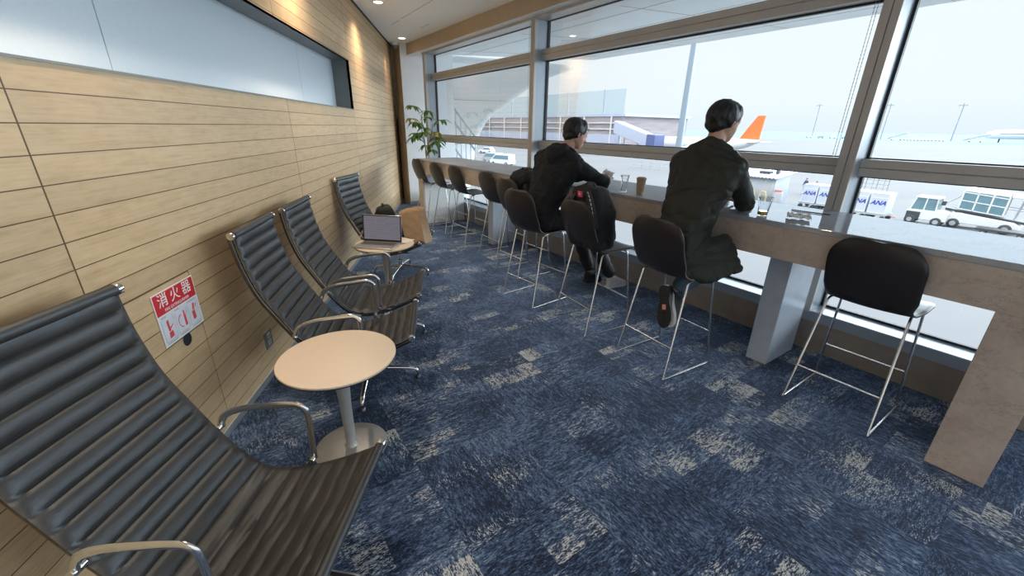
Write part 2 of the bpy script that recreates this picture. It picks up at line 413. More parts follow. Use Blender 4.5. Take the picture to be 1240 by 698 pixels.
def remeshed(name, mb, voxel, mat, parent, smooth=4, disp=None):
    """fuse overlapping shapes into one continuous skin"""
    me = bpy.data.meshes.new(name+'_raw'); bmesh.ops.recalc_face_normals(mb.bm, faces=mb.bm.faces); mb.bm.to_mesh(me); mb.bm.free()
    t = bpy.data.objects.new(name+'_raw', me); C.objects.link(t)
    md = t.modifiers.new('r', 'REMESH'); md.mode = 'VOXEL'; md.voxel_size = voxel
    dg = bpy.context.evaluated_depsgraph_get()
    m2 = bpy.data.meshes.new_from_object(t.evaluated_get(dg))
    bpy.data.objects.remove(t); bpy.data.meshes.remove(me)
    b = bmesh.new(); b.from_mesh(m2); bpy.data.meshes.remove(m2)
    for _ in range(smooth): bmesh.ops.smooth_vert(b, verts=b.verts, factor=.5, use_axis_x=True, use_axis_y=True, use_axis_z=True)
    if disp:
        b.normal_update()
        for v in b.verts: v.co = v.co + v.normal*disp(v.co)
        bmesh.ops.smooth_vert(b, verts=b.verts, factor=.3, use_axis_x=True, use_axis_y=True, use_axis_z=True)
    r = MB(); r.bm.free(); r.bm = b
    return r.build(name, mat, parent, angle=80)
def text_mesh(name, body, size, mat, parent, loc, rot, shear=0, depth=.0004, width=None, bold=0):
    cu = bpy.data.curves.new(name, 'FONT'); cu.body = body; cu.size = size; cu.align_x = 'CENTER'; cu.align_y = 'CENTER'
    cu.extrude = depth; cu.shear = shear; cu.offset = bold
    t = bpy.data.objects.new(name, cu); C.objects.link(t)
    dg = bpy.context.evaluated_depsgraph_get(); dg.update()
    me = bpy.data.meshes.new_from_object(t.evaluated_get(dg)); bpy.data.objects.remove(t)
    me.name = name; me.materials.clear(); me.materials.append(M[mat])
    o = bpy.data.objects.new(name, me); C.objects.link(o); o.parent = parent; o.location = loc; o.rotation_euler = rot
    if width:
        xs = [v.co.x for v in me.vertices]; w = max(xs)-min(xs)
        if w > 0: o.scale = (width/w, 1, 1)
    return o
R4 = lambda a, ax: Matrix.Rotation(a, 4, ax)
T4 = lambda *p: Matrix.Translation(p)
# ================================================================== SETTING
XW = -1.23; CEIL = 2.87
mb = MB(); mb.quad([(-1.5, -4, 0), (4.95, -4, 0), wu(-4, 3.5), wu(9.9, 3.5), (-1.5, 10.4, 0)])
struct(mb.build('floor', 'carpet', smooth=False))
# left wall: planked, with the long recess and the extinguisher door cut out
def wall_cells(ys, zs, hole):
    mb = MB()
    for y0, y1 in zip(ys, ys[1:]):
        for z0, z1 in zip(zs, zs[1:]):
            if not hole((y0+y1)/2, (z0+z1)/2): mb.box(XW-.03, XW, y0, y1, z0, z1)
    bmesh.ops.remove_doubles(mb.bm, verts=mb.bm.verts, dist=1e-5)
    seen = {}
    for f in list(mb.bm.faces):
        k = tuple(sorted(v.index if v.index >= 0 else id(v) for v in f.verts))
    return mb
RY, RZ0, RZ1 = 5.48, 1.668, 2.177
DY0, DY1, DZ0, DZ1 = 1.403, 1.913, .105, .877
wl = wall_cells([-4, DY0, DY1, RY, 9.05], [0, DZ0, DZ1, RZ0, RZ1, CEIL],
    lambda y, z: (y < RY and RZ0 < z < RZ1) or (DY0 < y < DY1 and DZ0 < z < DZ1)).build('wall_left', 'wood', smooth=False)
struct(wl)
mb = MB(); mb.box(XW-.2, XW-.031, -4, 9.3, 0, RZ0-.01); struct(mb.build('wall_left_backing', 'gasket', smooth=False))
# recess lining
rec = thing('trim_1', None, None); struct(rec)
mb = MB(); mb.box(XW-.24, XW-.0005, -4, RY, RZ1, RZ1+.012); mb.build('recess_soffit', 'recess', rec, smooth=False)
mb = MB(); mb.box(XW-.24, XW-.0005, RY-.0, RY+.012, RZ0-.01, RZ1+.012); mb.build('recess_jamb', 'recess', rec, smooth=False)
mb = MB(); mb.box(XW-.24, XW+.004, -4, RY+.012, RZ0-.009, RZ0-.001); mb.build('recess_sill', 'recess', rec, smooth=False)
mb = MB()
for a, b in ((-4, -.18), (-.174, 2.10), (2.106, 4.37), (4.376, RY)): mb.box(XW-.215, XW-.19, a, b, RZ0-.002, RZ1)
mb.build('frosted_panel', 'frost', rec, smooth=False)
mb = MB(); mb.box(XW-.24, XW-.217, -4, RY, RZ0-.01, RZ1); mb.build('recess_back', 'recess', rec, smooth=False)
# extinguisher door flush in the wall
door = thing('door_1', None, None); struct(door)
mb = MB(); mb.box(XW-.022, XW-.0008, DY0+.003, DY1-.0035, DZ0+.003, DZ1-.003); mb.build('door_leaf', 'wood_door', door, smooth=False)
mb = MB(); mb.lathe([(.030, 0), (.0345, .0), (.0345, .002), (.030, .002)], 32, mat=T4(XW-.001, 1.785, .598) @ R4(PI/2, 'Y')); mb.build('finger_pull_rim', 'wood_door', door)
mb = MB(); mb.lathe([(0, 0), (.030, 0), (.030, .001), (0, .001)], 32, mat=T4(XW-.001, 1.785, .598) @ R4(PI/2, 'Y')); mb.build('finger_pull', 'gasket', door)  # flat black disc stands for the shade inside the finger hole
mb = MB(); mb.box(XW, XW+.012, -4, 9.05, 0, .045); struct(mb.build('baseboard_left', 'base_strip', bevel=.002))
# ceiling
mb = MB(); a0, a1 = wu(-2.6, 3.2), wu(8.87, 3.2)
mb.prism([(XW-.03, -4), (4.3, -4), (a0.x, a0.y), (a1.x, a1.y)], 'z', CEIL, CEIL+.05)
struct(mb.build('ceiling', 'ceiling', smooth=False))
mb = MB(); mb.box(XW+.0, XW+.018, -4, 9.05, CEIL-.012, CEIL); struct(mb.build('trim_2', 'gasket', smooth=False))
mb = MB()
for (p, q) in (((-.77, 6.82), (-.20, 5.65)), ((-.95, 7.2), (-.80, 6.9)), ((-.55, 7.35), (-.38, 7.02))):
    P, Q = Vector((*p, 0)), Vector((*q, 0)); d = (Q-P).normalized(); n = Vector((-d.y, d.x, 0))*.003
    mb.prism([tuple((P+n)[:2]), tuple((Q+n)[:2]), tuple((Q-n)[:2]), tuple((P-n)[:2])], 'z', CEIL-.0006, CEIL-.0001)
struct(mb.build('trim_3', 'gasket', smooth=False))
# white column and tan return at the far end
mb = MB(); mb.prism([(-1.03, 8.64), (-.45, 8.92), (-.1, 9.1), (-1.0, 9.7)], 'z', .06, CEIL); col = struct(mb.build('wall_end', 'column_paint', smooth=False))
mb = MB(); mb.prism([(-1.034, 8.634), (-.45, 8.912), (-.1, 9.1), (-1.0, 9.7)], 'z', 0, .06); struct(mb.build('baseboard_end', 'grey_frame', smooth=False))
mb = MB(); mb.prism([(-1.033, 8.645), (-1.003, 9.2), (-1.19, 9.2), (-1.185, 8.90)], 'z', 0, CEIL); struct(mb.build('trim_4', 'tan_panel', smooth=False))
mb = MB(); mb.prism([(XW-.2, 9.1), (-.9, 9.1), (-.9, 9.35), (XW-.2, 9.35)], 'z', 0, CEIL); struct(mb.build('wall_end_gap', 'gap_brown', smooth=False))
# everything along the window wall is built in its own turned frame: local X = v, local Y = u
def wframe(o): o.rotation_euler = (0, 0, TH); return o
U0, U1 = -2.45, 7.62
mb = MB(); mb.box(3.2, 3.30, -2.6, 8.4, 2.687, CEIL); struct(wframe(mb.build('trim_5', 'tan_panel', smooth=False)))
mb = MB(); mb.box(3.2005, 3.56, -2.6, 8.4, 2.683, 2.6868); mb.box(3.40, 3.56, -2.6, 8.4, 2.687, 2.95); struct(wframe(mb.build('trim_6', 'white_paint', smooth=False)))
mb = MB(); mb.box(3.31, 3.52, -2.6, 7.72, 2.655, 2.682); struct(wframe(mb.build('trim_7', 'grey_frame', smooth=False)))
# mullions
def mullion(name, u0, u1):
    m = thing(name, None, None); struct(m); wframe(m)
    w = u1-u0
    mb = MB(); mb.box(3.30, 3.34, u0, u0+w*.44, .295, 2.69); mb.box(3.30, 3.34, u0+w*.50, u1, .295, 2.69); mb.box(3.312, 3.36, u0+w*.40, u0+w*.54, .295, 2.69)
    mb.build('mullion_face', 'grey_frame', m, smooth=False, bevel=.0015)
    mb = MB(); mb.box(3.338, 3.52, u0+.002, u1-.002, .295, 2.69); mb.build('mullion_fin', 'light_frame', m, smooth=False)
    mb = MB(); mb.box(3.485, 3.515, u0-.014, u1+.014, .31, 2.67); mb.build('glazing_gasket', 'gasket', m, smooth=False)
mullion('trim_8', 1.02, 1.112); mullion('trim_9', 4.40, 4.485); mullion('trim_10', -2.37, -2.28); mullion('trim_11', 7.58, 7.67)
# glazed bays
def bay(name, u0, u1):
    w = thing(name, None, None); struct(w); wframe(w)
    for z0, z1 in ((1.2365, 1.343), (2.246, 2.358)):
        zm = (z0+z1)/2
        mb = MB(); mb.prism([(3.41, z0), (3.41, zm-.004), (3.418, zm-.001), (3.418, zm+.001), (3.41, zm+.004), (3.41, z1), (3.52, z1), (3.52, z0)], 'y', u0-.001, u1+.001)
        mb.build('transom', 'grey_frame', w, smooth=False, bevel=.002)
        mb = MB(); mb.box(3.488, 3.516, u0, u1, z0-.012, z0); mb.box(3.488, 3.516, u0, u1, z1, z1+.008); mb.build('transom_gasket', 'gasket', w, smooth=False)
    for z0, z1 in ((.309, 1.2365), (1.343, 2.246), (2.358, 2.66)):
        mb = MB(); mb.quad([(3.5, u0, z0), (3.5, u1, z0), (3.5, u1, z1), (3.5, u0, z1)]); mb.build('pane', 'glass', w, smooth=False)
    mb = MB(); mb.box(3.488, 3.514, u0, u1, .3, .318); mb.box(3.488, 3.514, u0, u1, 2.648, 2.66); mb.build('sill_gasket', 'gasket', w, smooth=False)
bay('window_1', 4.485, 7.58); bay('window_2', 1.112, 4.40); bay('window_3', -2.28, 1.02)
# plinth and ledge below the glass
pl = thing('trim_12', None, None); struct(pl); wframe(pl)
mb = MB(); mb.box(3.335, 3.6, U0, 7.9, 0, .225); mb.build('plinth', 'plinth', pl, smooth=False)
mb = MB(); mb.prism([(3.325, .222), (3.325, .292), (3.33, .297), (3.52, .303), (3.52, .222)], 'y', U0, 7.9); mb.build('ledge', 'light_frame', pl, smooth=False)
# ================================================================== CEILING FITTINGS
dl = None
for i, y in enumerate((8.18, 5.99, 3.80, 1.61, -.58)):
    lab = ('round recessed downlight in the ceiling nearest the far column', 'round recessed downlight at the top edge of the photo')
    if i == 0:
        d = thing('downlight', lab[0], 'ceiling light', (-.925, y, CEIL), 0, 'downlights along the panelled wall')
        mb = MB(); mb.lathe([(.052, 0), (.064, 0), (.066, -.004), (.052, -.005), (.050, .002)], 32); mb.build('trim_ring', 'white', d)
        mb = MB(); mb.lathe([(0, -.0015), (.05, -.0015), (.05, -.0045), (0, -.0045)], 32); mb.build('lamp', emis('downlight_glow', (1, .86, .68), 6.), d)
        dl = d
    else:
        d = copy_tree(dl); d.location = (-.925, y, CEIL); d['label'] = lab[1] if i == 1 else 'round recessed downlight in the ceiling above the nearer lounge chairs'
for y in (8.18, 5.99, 3.80, 1.61, -.58):
    L = bpy.data.lights.new('downlight_beam', 'SPOT'); L.energy = 17; L.color = (1, .50, .20); L.spot_size = math.radians(38); L.spot_blend = .5; L.shadow_soft_size = .03
    o = bpy.data.objects.new('downlight_beam', L); C.objects.link(o); o.location = (-.925, y, CEIL-.01); o.rotation_euler = (0, math.radians(30), 0)
for y in (5.99, 3.80, 1.61, -.58):
    L = bpy.data.lights.new('downlight_wash', 'SPOT'); L.energy = 72; L.color = (1, .83, .64); L.spot_size = math.radians(125); L.spot_blend = 1.; L.shadow_soft_size = .05
    o = bpy.data.objects.new('downlight_wash', L); C.objects.link(o); o.location = (-.925, y, CEIL-.012)
cam = thing('security_camera', 'white dome security camera on the ceiling in the far left corner', 'camera', (-1.10, 8.62, CEIL))
mb = MB(); mb.lathe([(0, 0), (.062, 0), (.062, -.03), (.056, -.042), (.05, -.044)], 28); mb.build('housing', 'white', cam)
mb = MB(); mb.lathe([(.049, -.043), (.047, -.065), (.036, -.085), (.018, -.096), (0, -.099)], 28); mb.build('dome', 'recess', cam)
# ================================================================== SIGN AND OUTLET
sg = thing('fire_extinguisher_sign', 'red and white fire extinguisher sign on the maple wall above a round hole', 'sign', (XW, 1.7865, .739))
SW, SH = .268, .230
mb = MB(); mb.box(.0006, .003, -SW/2, SW/2, -SH/2, SH/2); mb.build('sign_board', 'white', sg, smooth=False, bevel=.0008)
mb = MB(); mb.box(.003, .0034, -SW/2+.005, SW/2-.005, .022, SH/2-.005); mb.build('red_panel', 'red', sg, smooth=False)
rt = (PI/2, 0, PI/2)
for k, (ch, yy) in enumerate((('消', -.078), ('火', 0), ('器', .078))):
    text_mesh('character', ch, .062, 'white', sg, (.0037, yy, .075), rt, bold=.0003)
text_mesh('english_line', 'FIRE EXTINGUISHER', .018, 'white', sg, (.0037, 0, .034), rt)
mb = MB(); mb.box(.003, .0033, -SW/2+.006, SW/2-.006, -SH/2+.006, .018); mb.build('pictogram_panel', 'sign_pale', sg, smooth=False)
for k in range(3):
    y0 = -.124+k*.085
    mb = MB()
    mb.box(.0034, .0037, y0+.002, y0+.0035, -.095, .004); mb.box(.0034, .0037, y0+.074, y0+.0755, -.095, .004); mb.box(.0034, .0037, y0+.002, y0+.0755, -.0965, -.095)
    for j in range(6): mb.box(.0034, .0037, y0+.008+j*.0105, y0+.0155+j*.0105, -.106, -.101)
    for j in range(3 if k != 2 else 6): mb.box(.0034, .0037, y0+.008+j*.0105, y0+.0155+j*.0105, .007, .014)
    mb.build('frame_line', 'sign_grey', sg, smooth=False)
    mb = MB(); cy = y0+.040
    X0, X1 = .0034, .0038
    if k == 0:
        mb.prism([(cy-.012, -.088), (cy+.014, -.084), (cy+.014, -.058), (cy-.010, -.062)], 'x', X0, X1); mb.prism([(cy-.008, -.058), (cy+.004, -.056), (cy+.002, -.006), (cy-.010, -.012)], 'x', X0, X1)
        mb.prism([(cy+.004, -.050), (cy+.026, -.036), (cy+.026, -.032), (cy+.002, -.044)], 'x', X0, X1)
    elif k == 1:
        mb.prism([(cy+.012, -.080), (cy+.026, -.078), (cy+.026, -.026), (cy+.012, -.028)], 'x', X0, X1); mb.prism([(cy+.014, -.026), (cy+.022, -.026), (cy+.022, -.008), (cy+.014, -.010)], 'x', X0, X1)
        for j in range(8):
            a0_, a1_ = PI*.5+j*PI/8, PI*.5+(j+1)*PI/8
            q = [(cy-.002+.024*math.cos(t)*rr, -.048+.030*math.sin(t)*rr) for t, rr in ((a0_, 1), (a1_, 1), (a1_, .86), (a0_, .86))]
            mb.prism(q, 'x', X0, X1)
    else:
        mb.prism([(cy-.014, -.078), (cy+.006, -.076), (cy+.006, -.036), (cy-.014, -.038)], 'x', X0, X1); mb.prism([(cy-.008, -.034), (cy+.004, -.034), (cy+.012, -.006), (cy+.0, -.004)], 'x', X0, X1)
        mb.prism([(cy+.012, -.024), (cy+.024, -.010), (cy+.026, -.013), (cy+.014, -.028)], 'x', X0, X1)
    mb.build('pictogram', 'red_soft', sg, smooth=False)
ou = thing('wall_outlet', 'dark grey wall outlet low on the maple wall behind the first round table', 'outlet', (XW, 2.452, .242))
mb = MB(); mb.box(.0005, .008, -.045, .045, -.058, .058); mb.build('plate', 'recess', ou, smooth=False, bevel=.003)
for z in (-.022, .022):
    mb = MB(); mb.box(.008, .011, -.020, .020, z-.017, z+.017); s_ = mb.build('socket', 'grey_frame', ou, smooth=False, bevel=.002)
    mb = MB(); mb.box(.011, .0114, -.009, -.006, z-.007, z+.007); mb.box(.011, .0114, .006, .009, z-.007, z+.007); mb.build('slot', 'gasket', s_, smooth=False)
# ================================================================== LOUNGE CHAIRS
CP = [(-.478, 1.005), (-.458, .860), (-.415, .708), (-.350, .585), (-.282, .468), (-.215, .376), (-.150, .318), (-.070, .303), (.03, .318), (.15, .358), (.290, .420)]
def lounge_chair():
    r = thing('lounge_chair', '', 'chair')
    W2 = .245
    pts, L = spline([(x, 0, z) for x, z in CP], 168)
    nr = 21                                                  # ribs
    def frame_at(i):
        t = (pts[min(i+1, 168)] - pts[max(i-1, 0)]).normalized(); return t, Vector((-t.z, 0, t.x))
    # upholstered sling: ribbed face and back, closed
    mb = MB(); rng = random.Random(3)
    def face(side):
        rows = []
        for i in range(169):
            t, n = frame_at(i)
            if n.z < 0 or (n.z < .3 and n.x < 0): n = -n
            ph = (i/168*nr) % 1
            b = (.0115 if i < 100 else .0115-.0045*min(1, (i-100)/20))*abs(math.sin(PI*ph))**.5
            row = []
            for j in range(25):
                y = (j/24*2-1)*W2
                ed = min(1, (1-abs(j/24*2-1))*9)
                wr = .0035*noise.noise(Vector((i*.09, y*9, 2.))) + (.0040*noise.noise(Vector((i*.42, y*13, 7.))) if i > 104 else 0)
                h = (b+wr)*ed + .006*ed if side > 0 else -.010*ed
                sag = -.010*(1-(j/12-1)**2)
                row.append(mb.bm.verts.new(pts[i] + n*(h+sag) + Vector((0, y, 0))))
            rows.append(row)
        for a, b_ in zip(rows, rows[1:]):
            for j in range(24): mb.bm.faces.new((a[j], a[j+1], b_[j+1], b_[j]))
        return rows
    A, B = face(1), face(-1)
    for j in range(24):
        mb.bm.faces.new((A[0][j], A[0][j+1], B[0][j+1], B[0][j])); mb.bm.faces.new((A[-1][j], A[-1][j+1], B[-1][j+1], B[-1][j]))
    for i in range(168):
        for e in (0, 24): mb.bm.faces.new((A[i][e], A[i+1][e], B[i+1][e], B[i][e]))
    mb.build('leather_sling', 'leather', r, angle=70)
    # wrap over the top bar
    mb = MB(); p = pts[0]
    mb.tube([(p.x-.004, -W2+.004, p.z), (p.x-.004, W2-.004, p.z)], .020, 16); mb.build('headrest_roll', 'leather', r)
    mb = MB(); p = pts[-1]
    mb.tube([(p.x+.004, -W2+.004, p.z-.004), (p.x+.004, W2-.004, p.z-.004)], .017, 16); mb.build('front_roll', 'leather', r)
    for y in (-1, 1):
        mb = MB(); rail = []
        for i in range(0, 169, 4):
            t, n = frame_at(i)
            if n.z < 0 or (n.z < .3 and n.x < 0): n = -n
            rail.append(pts[i] - n*.026 + Vector((0, y*(W2-.016), 0)))
        mb.tube(rail, 1., 12, flat=(.012, .0075), up=(0, 1, 0)); mb.build('side_rail', 'shaded_rail', r)
        for pp in (pts[0]+Vector((-.004, 0, 0)), pts[-1]+Vector((.004, 0, -.004))):
            mb = MB(); mb.lathe([(0, 0), (.016, 0), (.019, .004), (.019, .016), (.015, .021), (0, .022)], 20, mat=T4(pp.x, y*(W2-.002), pp.z) @ R4(-y*PI/2, 'X')); mb.build('end_knob', 'chrome', r)
        # arm loop
        ya = y*(W2+.018)
        ar, _ = spline([(-.290, ya, .470), (-.264, ya, .518), (-.20, ya, .548), (-.10, ya, .564), (-.012, ya, .572), (.020, ya, .567), (.036, ya, .543), (.039, ya, .48), (.034, ya, .335)], 40)
        mb = MB(); mb.tube(ar, [1.0]*26+[.92]*15, 12, flat=(.0135, .0065), up=(0, 1, 0) if False else None); mb.build('arm', 'chrome', r)
        for q in ((-.288, .470), (.030, .333)):
            mb = MB(); mb.lathe([(0, 0), (.012, 0), (.012, .03), (.009, .034), (0, .034)], 16, mat=T4(q[0], y*(W2-.004), q[1]) @ R4(-y*PI/2, 'X')); mb.build('arm_bolt', 'chrome', r)
    # spreaders, column, star base
    for x, z in ((-.115, .286), (.085, .318)):
        mb = MB(); mb.tube([(x, -W2, z), (x, -.12, z-.022), (x, .12, z-.022), (x, W2, z)], 1, 10, flat=(.020, .008)); mb.build('spreader', 'chrome', r)
    mb = MB(); mb.box(-.13, .10, -.055, .055, .243, .268); mb.build('tilt_housing', 'gunmetal', r, bevel=.01)
    mb = MB(); mb.lathe([(0, .245), (.020, .245), (.020, .17), (.028, .165), (.030, .07), (.024, .055), (0, .055)], 24); mb.build('column', 'chrome', r)
    for k in range(4):
        a = k*PI/2; c, s_ = math.cos(a), math.sin(a)
        ps = [(.02*c, .02*s_, .098), (.12*c, .12*s_, .092), (.24*c, .24*s_, .078), (.278*c, .278*s_, .066), (.292*c, .292*s_, .046), (.294*c, .294*s_, .016)]
        ps, _ = spline(ps, 22)
        mb = MB(); mb.tube(ps, [1.15-.02*i for i in range(23)], 12, flat=(.016, .013)); lg = mb.build('leg', 'chrome', r)
        mb = MB(); mb.lathe([(0, 0), (.017, 0), (.019, .004), (.016, .016), (.011, .022), (0, .022)], 16, c=(.294*c, .294*s_, .0)); mb.build('glide', 'gunmetal', lg)
    return r
CH = [(-.645, 1.03, -8, 'ribbed black leather lounge chair closest to the camera, below the red sign'),
      (-.600, 2.288, 3, 'ribbed black leather lounge chair just behind the nearer round table'),
      (-.610, 2.915, 1.5, 'ribbed black leather lounge chair in front of the laptop table'),
      (-.665, 4.33, -11, 'ribbed black leather lounge chair holding a backpack and a paper bag')]
ch0 = lounge_chair()
for i, (x, y, a, lab) in enumerate(CH):
    c = ch0 if i == 0 else copy_tree(ch0)
    c.location = (x, y, 0); c.rotation_euler = (0, 0, math.radians(a)); c['label'] = lab; c['group'] = 'lounge chairs along the maple wall'
# ================================================================== ROUND TABLES
def round_table():
    r = thing('round_table', '', 'table')
    mb = MB(); mb.lathe([(0, .505), (.249, .505), (.253, .508), (.255, .512), (.255, .517), (.253, .5195), (.251, .520), (0, .520)], 64); mb.build('tabletop', 'laminate', r)
    mb = MB(); mb.lathe([(0, .498), (.243, .498), (.254, .503), (.254, .5075), (0, .5075)], 64); mb.build('underside', 'gasket', r)
    mb = MB(); mb.lathe([(.09, .497), (.09, .488), (.040, .478), (.034, .40), (.026, .25), (.024, .03), (.032, .014)], 28); mb.build('stem', 'table_base', r)
    mb = MB(); mb.lathe([(0, .014), (.06, .014), (.16, .009), (.170, .005), (.170, 0), (0, 0)], 56); mb.build('base', 'table_base', r)
    return r
t0 = round_table(); t0.location = (-.580, 1.716, 0); t0['label'] = 'empty round cream side table beside the closest lounge chair'; t0['group'] = 'round side tables'
t1 = copy_tree(t0); t1.location = (-.690, 3.655, 0); t1['label'] = 'round cream side table with the open laptop on it'
# laptop
lp = thing('laptop', 'open silver laptop on the far round table', 'laptop', (-.737, 3.571, .5203), math.radians(-15.5))
mb = MB(); mb.box(-.18, .18, -.108, .108, 0, .014); mb.build('base', 'laptop', lp, bevel=.004)
mb = MB()
for i in range(13):
    for j in range(5): mb.box(-.150+i*.0232, -.150+i*.0232+.020, -.006+j*.019, -.006+j*.019+.0155, .014, .0152)
mb.build('keyboard', 'keys', lp, smooth=False)
mb = MB(); mb.box(-.05, .05, -.098, -.034, .014, .0144); mb.build('trackpad', 'table_base', lp, smooth=False)
li = thing('lid', None, None); li.parent = lp; li.location = (0, .104, .012); li.rotation_euler = (math.radians(-8), 0, 0)
mb = MB(); mb.box(-.18, .18, 0, .007, 0, .235); mb.build('lid_shell', 'laptop', li, bevel=.003)
mb = MB(); mb.box(-.178, .178, -.0012, 0, .004, .232); mb.build('bezel', 'black_plastic', li, smooth=False)
mb = MB(); mb.box(-.168, .168, -.0018, -.0012, .020, .224); mb.build('screen', 'screen', li, smooth=False)
# paper napkin beside the laptop
pn = MB(); pn.grid(lambda a, b: ((a-.5)*.10, (b-.5)*.15, .0015+.004*abs(noise.noise(Vector((a*3, b*3, 1.5))))), 10, 12)
pn = pn.build('paper_napkin', 'paper', None, loc=(-.515, 3.725, .5202), rotz=math.radians(-25), solid=.001)
tag(pn, 'folded white paper napkin beside the laptop', 'napkin')
# backpack and paper bag on the far chair
def backpack(name, label, loc, rotz, w, d, h, tilt=0, rich=True):
    r = thing(name, label, 'backpack', loc, rotz)
    r.rotation_euler = (0, tilt, rotz)
    mb = MB(); e = .055
    mb.hull([((sx*(d/2-e), sy*(w/2-e), e), e) for sx in (-1, 1) for sy in (-1, 1)] + [((sx*(d/2-e)*.8-.01, sy*(w/2-e)*.72, h-e*1.1), e) for sx in (-1, 1) for sy in (-1, 1)] + [((sx*(d/2-e), sy*(w/2-e)*1.02, h*.55), e) for sx in (-1, 1) for sy in (-1, 1)])
    remeshed('bag_body', mb, .010, 'black_fabric', r, 2, lambda c: .012*noise.noise(c*9)+.004*noise.noise(c*26))
    mb = MB(); mb.hull([((d/2+.008, sy*(w/2-.07), .075), .03) for sy in (-1, 1)] + [((d/2+.004, sy*(w/2-.08), h*.45), .026) for sy in (-1, 1)])
    remeshed('front_pocket', mb, .008, 'black_webbing', r, 2, lambda c: .006*noise.noise(c*14))
    mb = MB(); mb.tube(spline([(-.01, -.045, h-.025), (-.012, -.035, h+.012), (-.012, .035, h+.012), (-.01, .045, h-.025)], 16)[0], 1, 8, flat=(.012, .005)); mb.build('carry_handle', 'black_webbing', r)
    for sy in (-1, 1):
        mb = MB(); mb.tube(spline([(-d/2+.03, sy*w*.20, h-.04), (-d/2-.012, sy*w*.27, h*.75), (-d/2-.010, sy*w*.36, h*.35), (-d/2+.04, sy*w*.44, .06)], 20)[0], 1, 8, flat=(.026, .007)); mb.build('shoulder_strap', 'black_webbing', r)
    mb = MB(); mb.tube(spline([(d/2-.02, -w*.34, h*.55), (d/2-.03, -w*.25, h-.07), (d/2-.045, 0, h-.035), (d/2-.03, w*.25, h-.07), (d/2-.02, w*.34, h*.55)], 30)[0], .0045, 6); mb.build('zip', 'gunmetal', r)
    return r
backpack('backpack', 'small black backpack on the lounge chair behind the laptop', (-.735, 4.37, .330), math.radians(15), .27, .19, .41, math.radians(-8))
pb = thing('paper_bag', 'tall brown paper bag standing on the far lounge chair seat', 'bag', (-.435, 4.165, .372), math.radians(-24)); pb.rotation_euler = (math.radians(-4), math.radians(-14), math.radians(-24))
def bag_face(a, b, inset=0):
    # a around, b up
    w, d = .108-inset, .074-inset
    k = a*4; s_ = int(k) % 4; f = k-int(k)
    c = [(-w, -d), (w, -d), (w, d), (-w, d), (-w, -d)]
    x = c[s_][0]+(c[s_+1][0]-c[s_][0])*f; y = c[s_][1]+(c[s_+1][1]-c[s_][1])*f
    if s_ in (1, 3): x *= 1-.42*b*(1-abs(2*f-1))
    cr = .006*noise.noise(Vector((x*14, y*14, b*5)))
    z = b*.355 + (.020*math.sin(a*2*PI*2) if b == 1 else 0)
    return (x+cr, y*(1-.12*b)+cr, z)
mb = MB(); mb.grid(lambda b, a: bag_face(a, b), 14, 48); bmesh.ops.remove_doubles(mb.bm, verts=mb.bm.verts, dist=.0004)
mb.build('bag_walls', 'kraft', pb, angle=30, solid=.0012)
mb = MB(); mb.box(-.107, .107, -.073, .073, 0, .003); mb.build('bag_bottom', 'kraft', pb, smooth=False)
mb = MB(); mb.tube(spline([(-.045, -.06, .30), (-.04, -.055, .355), (.03, -.05, .36), (.045, -.058, .30)], 18)[0], .0035, 6); mb.build('bag_handle', 'kraft_dark', pb)
# ================================================================== BAR COUNTER
CT = 1.017
ctr = thing('bar_counter', 'long marble bar counter in front of the windows', 'counter'); wframe(ctr)
UE0, UE1 = -.046, 6.44
mb = MB(); mb.box(2.585, 3.275, UE0, UE1, CT-.03, CT); mb.build('countertop', 'marble_top', ctr, smooth=False, bevel=.002)
mb = MB()
seams = [UE0, 1.95, 3.9, UE1]
for a, b in zip(seams, seams[1:]): mb.box(2.588, 2.625, a+.0008, b-.0008, .804, CT-.0305)
mb.build('front_apron', 'marble', ctr, smooth=False, bevel=.001)
mb = MB(); mb.box(2.63, 3.27, UE0+.03, UE1-.03, .808, CT-.031); mb.build('under_frame', 'post', ctr, smooth=False)
for a, b in ((UE0, .157), (6.28, UE1)):
    mb = MB(); mb.box(2.588, 2.62, a, b, 0, .8035); mb.build('end_panel', 'marble', ctr, smooth=False, bevel=.001)
    mb = MB(); mb.box(2.622, 3.32, a+.012, b-.004, 0, .8035); mb.build('end_side', 'white_paint', ctr, smooth=False)
for a, b, v0, v1 in ((1.032, 1.166, 2.83, 3.22), (4.615, 4.74, 2.86, 3.22)):
    mb = MB(); mb.box(v0, v1, a, b, .006, .806); p_ = mb.build('leg', 'post', ctr, smooth=False, bevel=.002)
    mb = MB(); mb.box(v0+.008, v1-.01, a+.008, b-.008, 0, .0065); mb.build('foot_shadow_gap', 'gasket', p_, smooth=False)
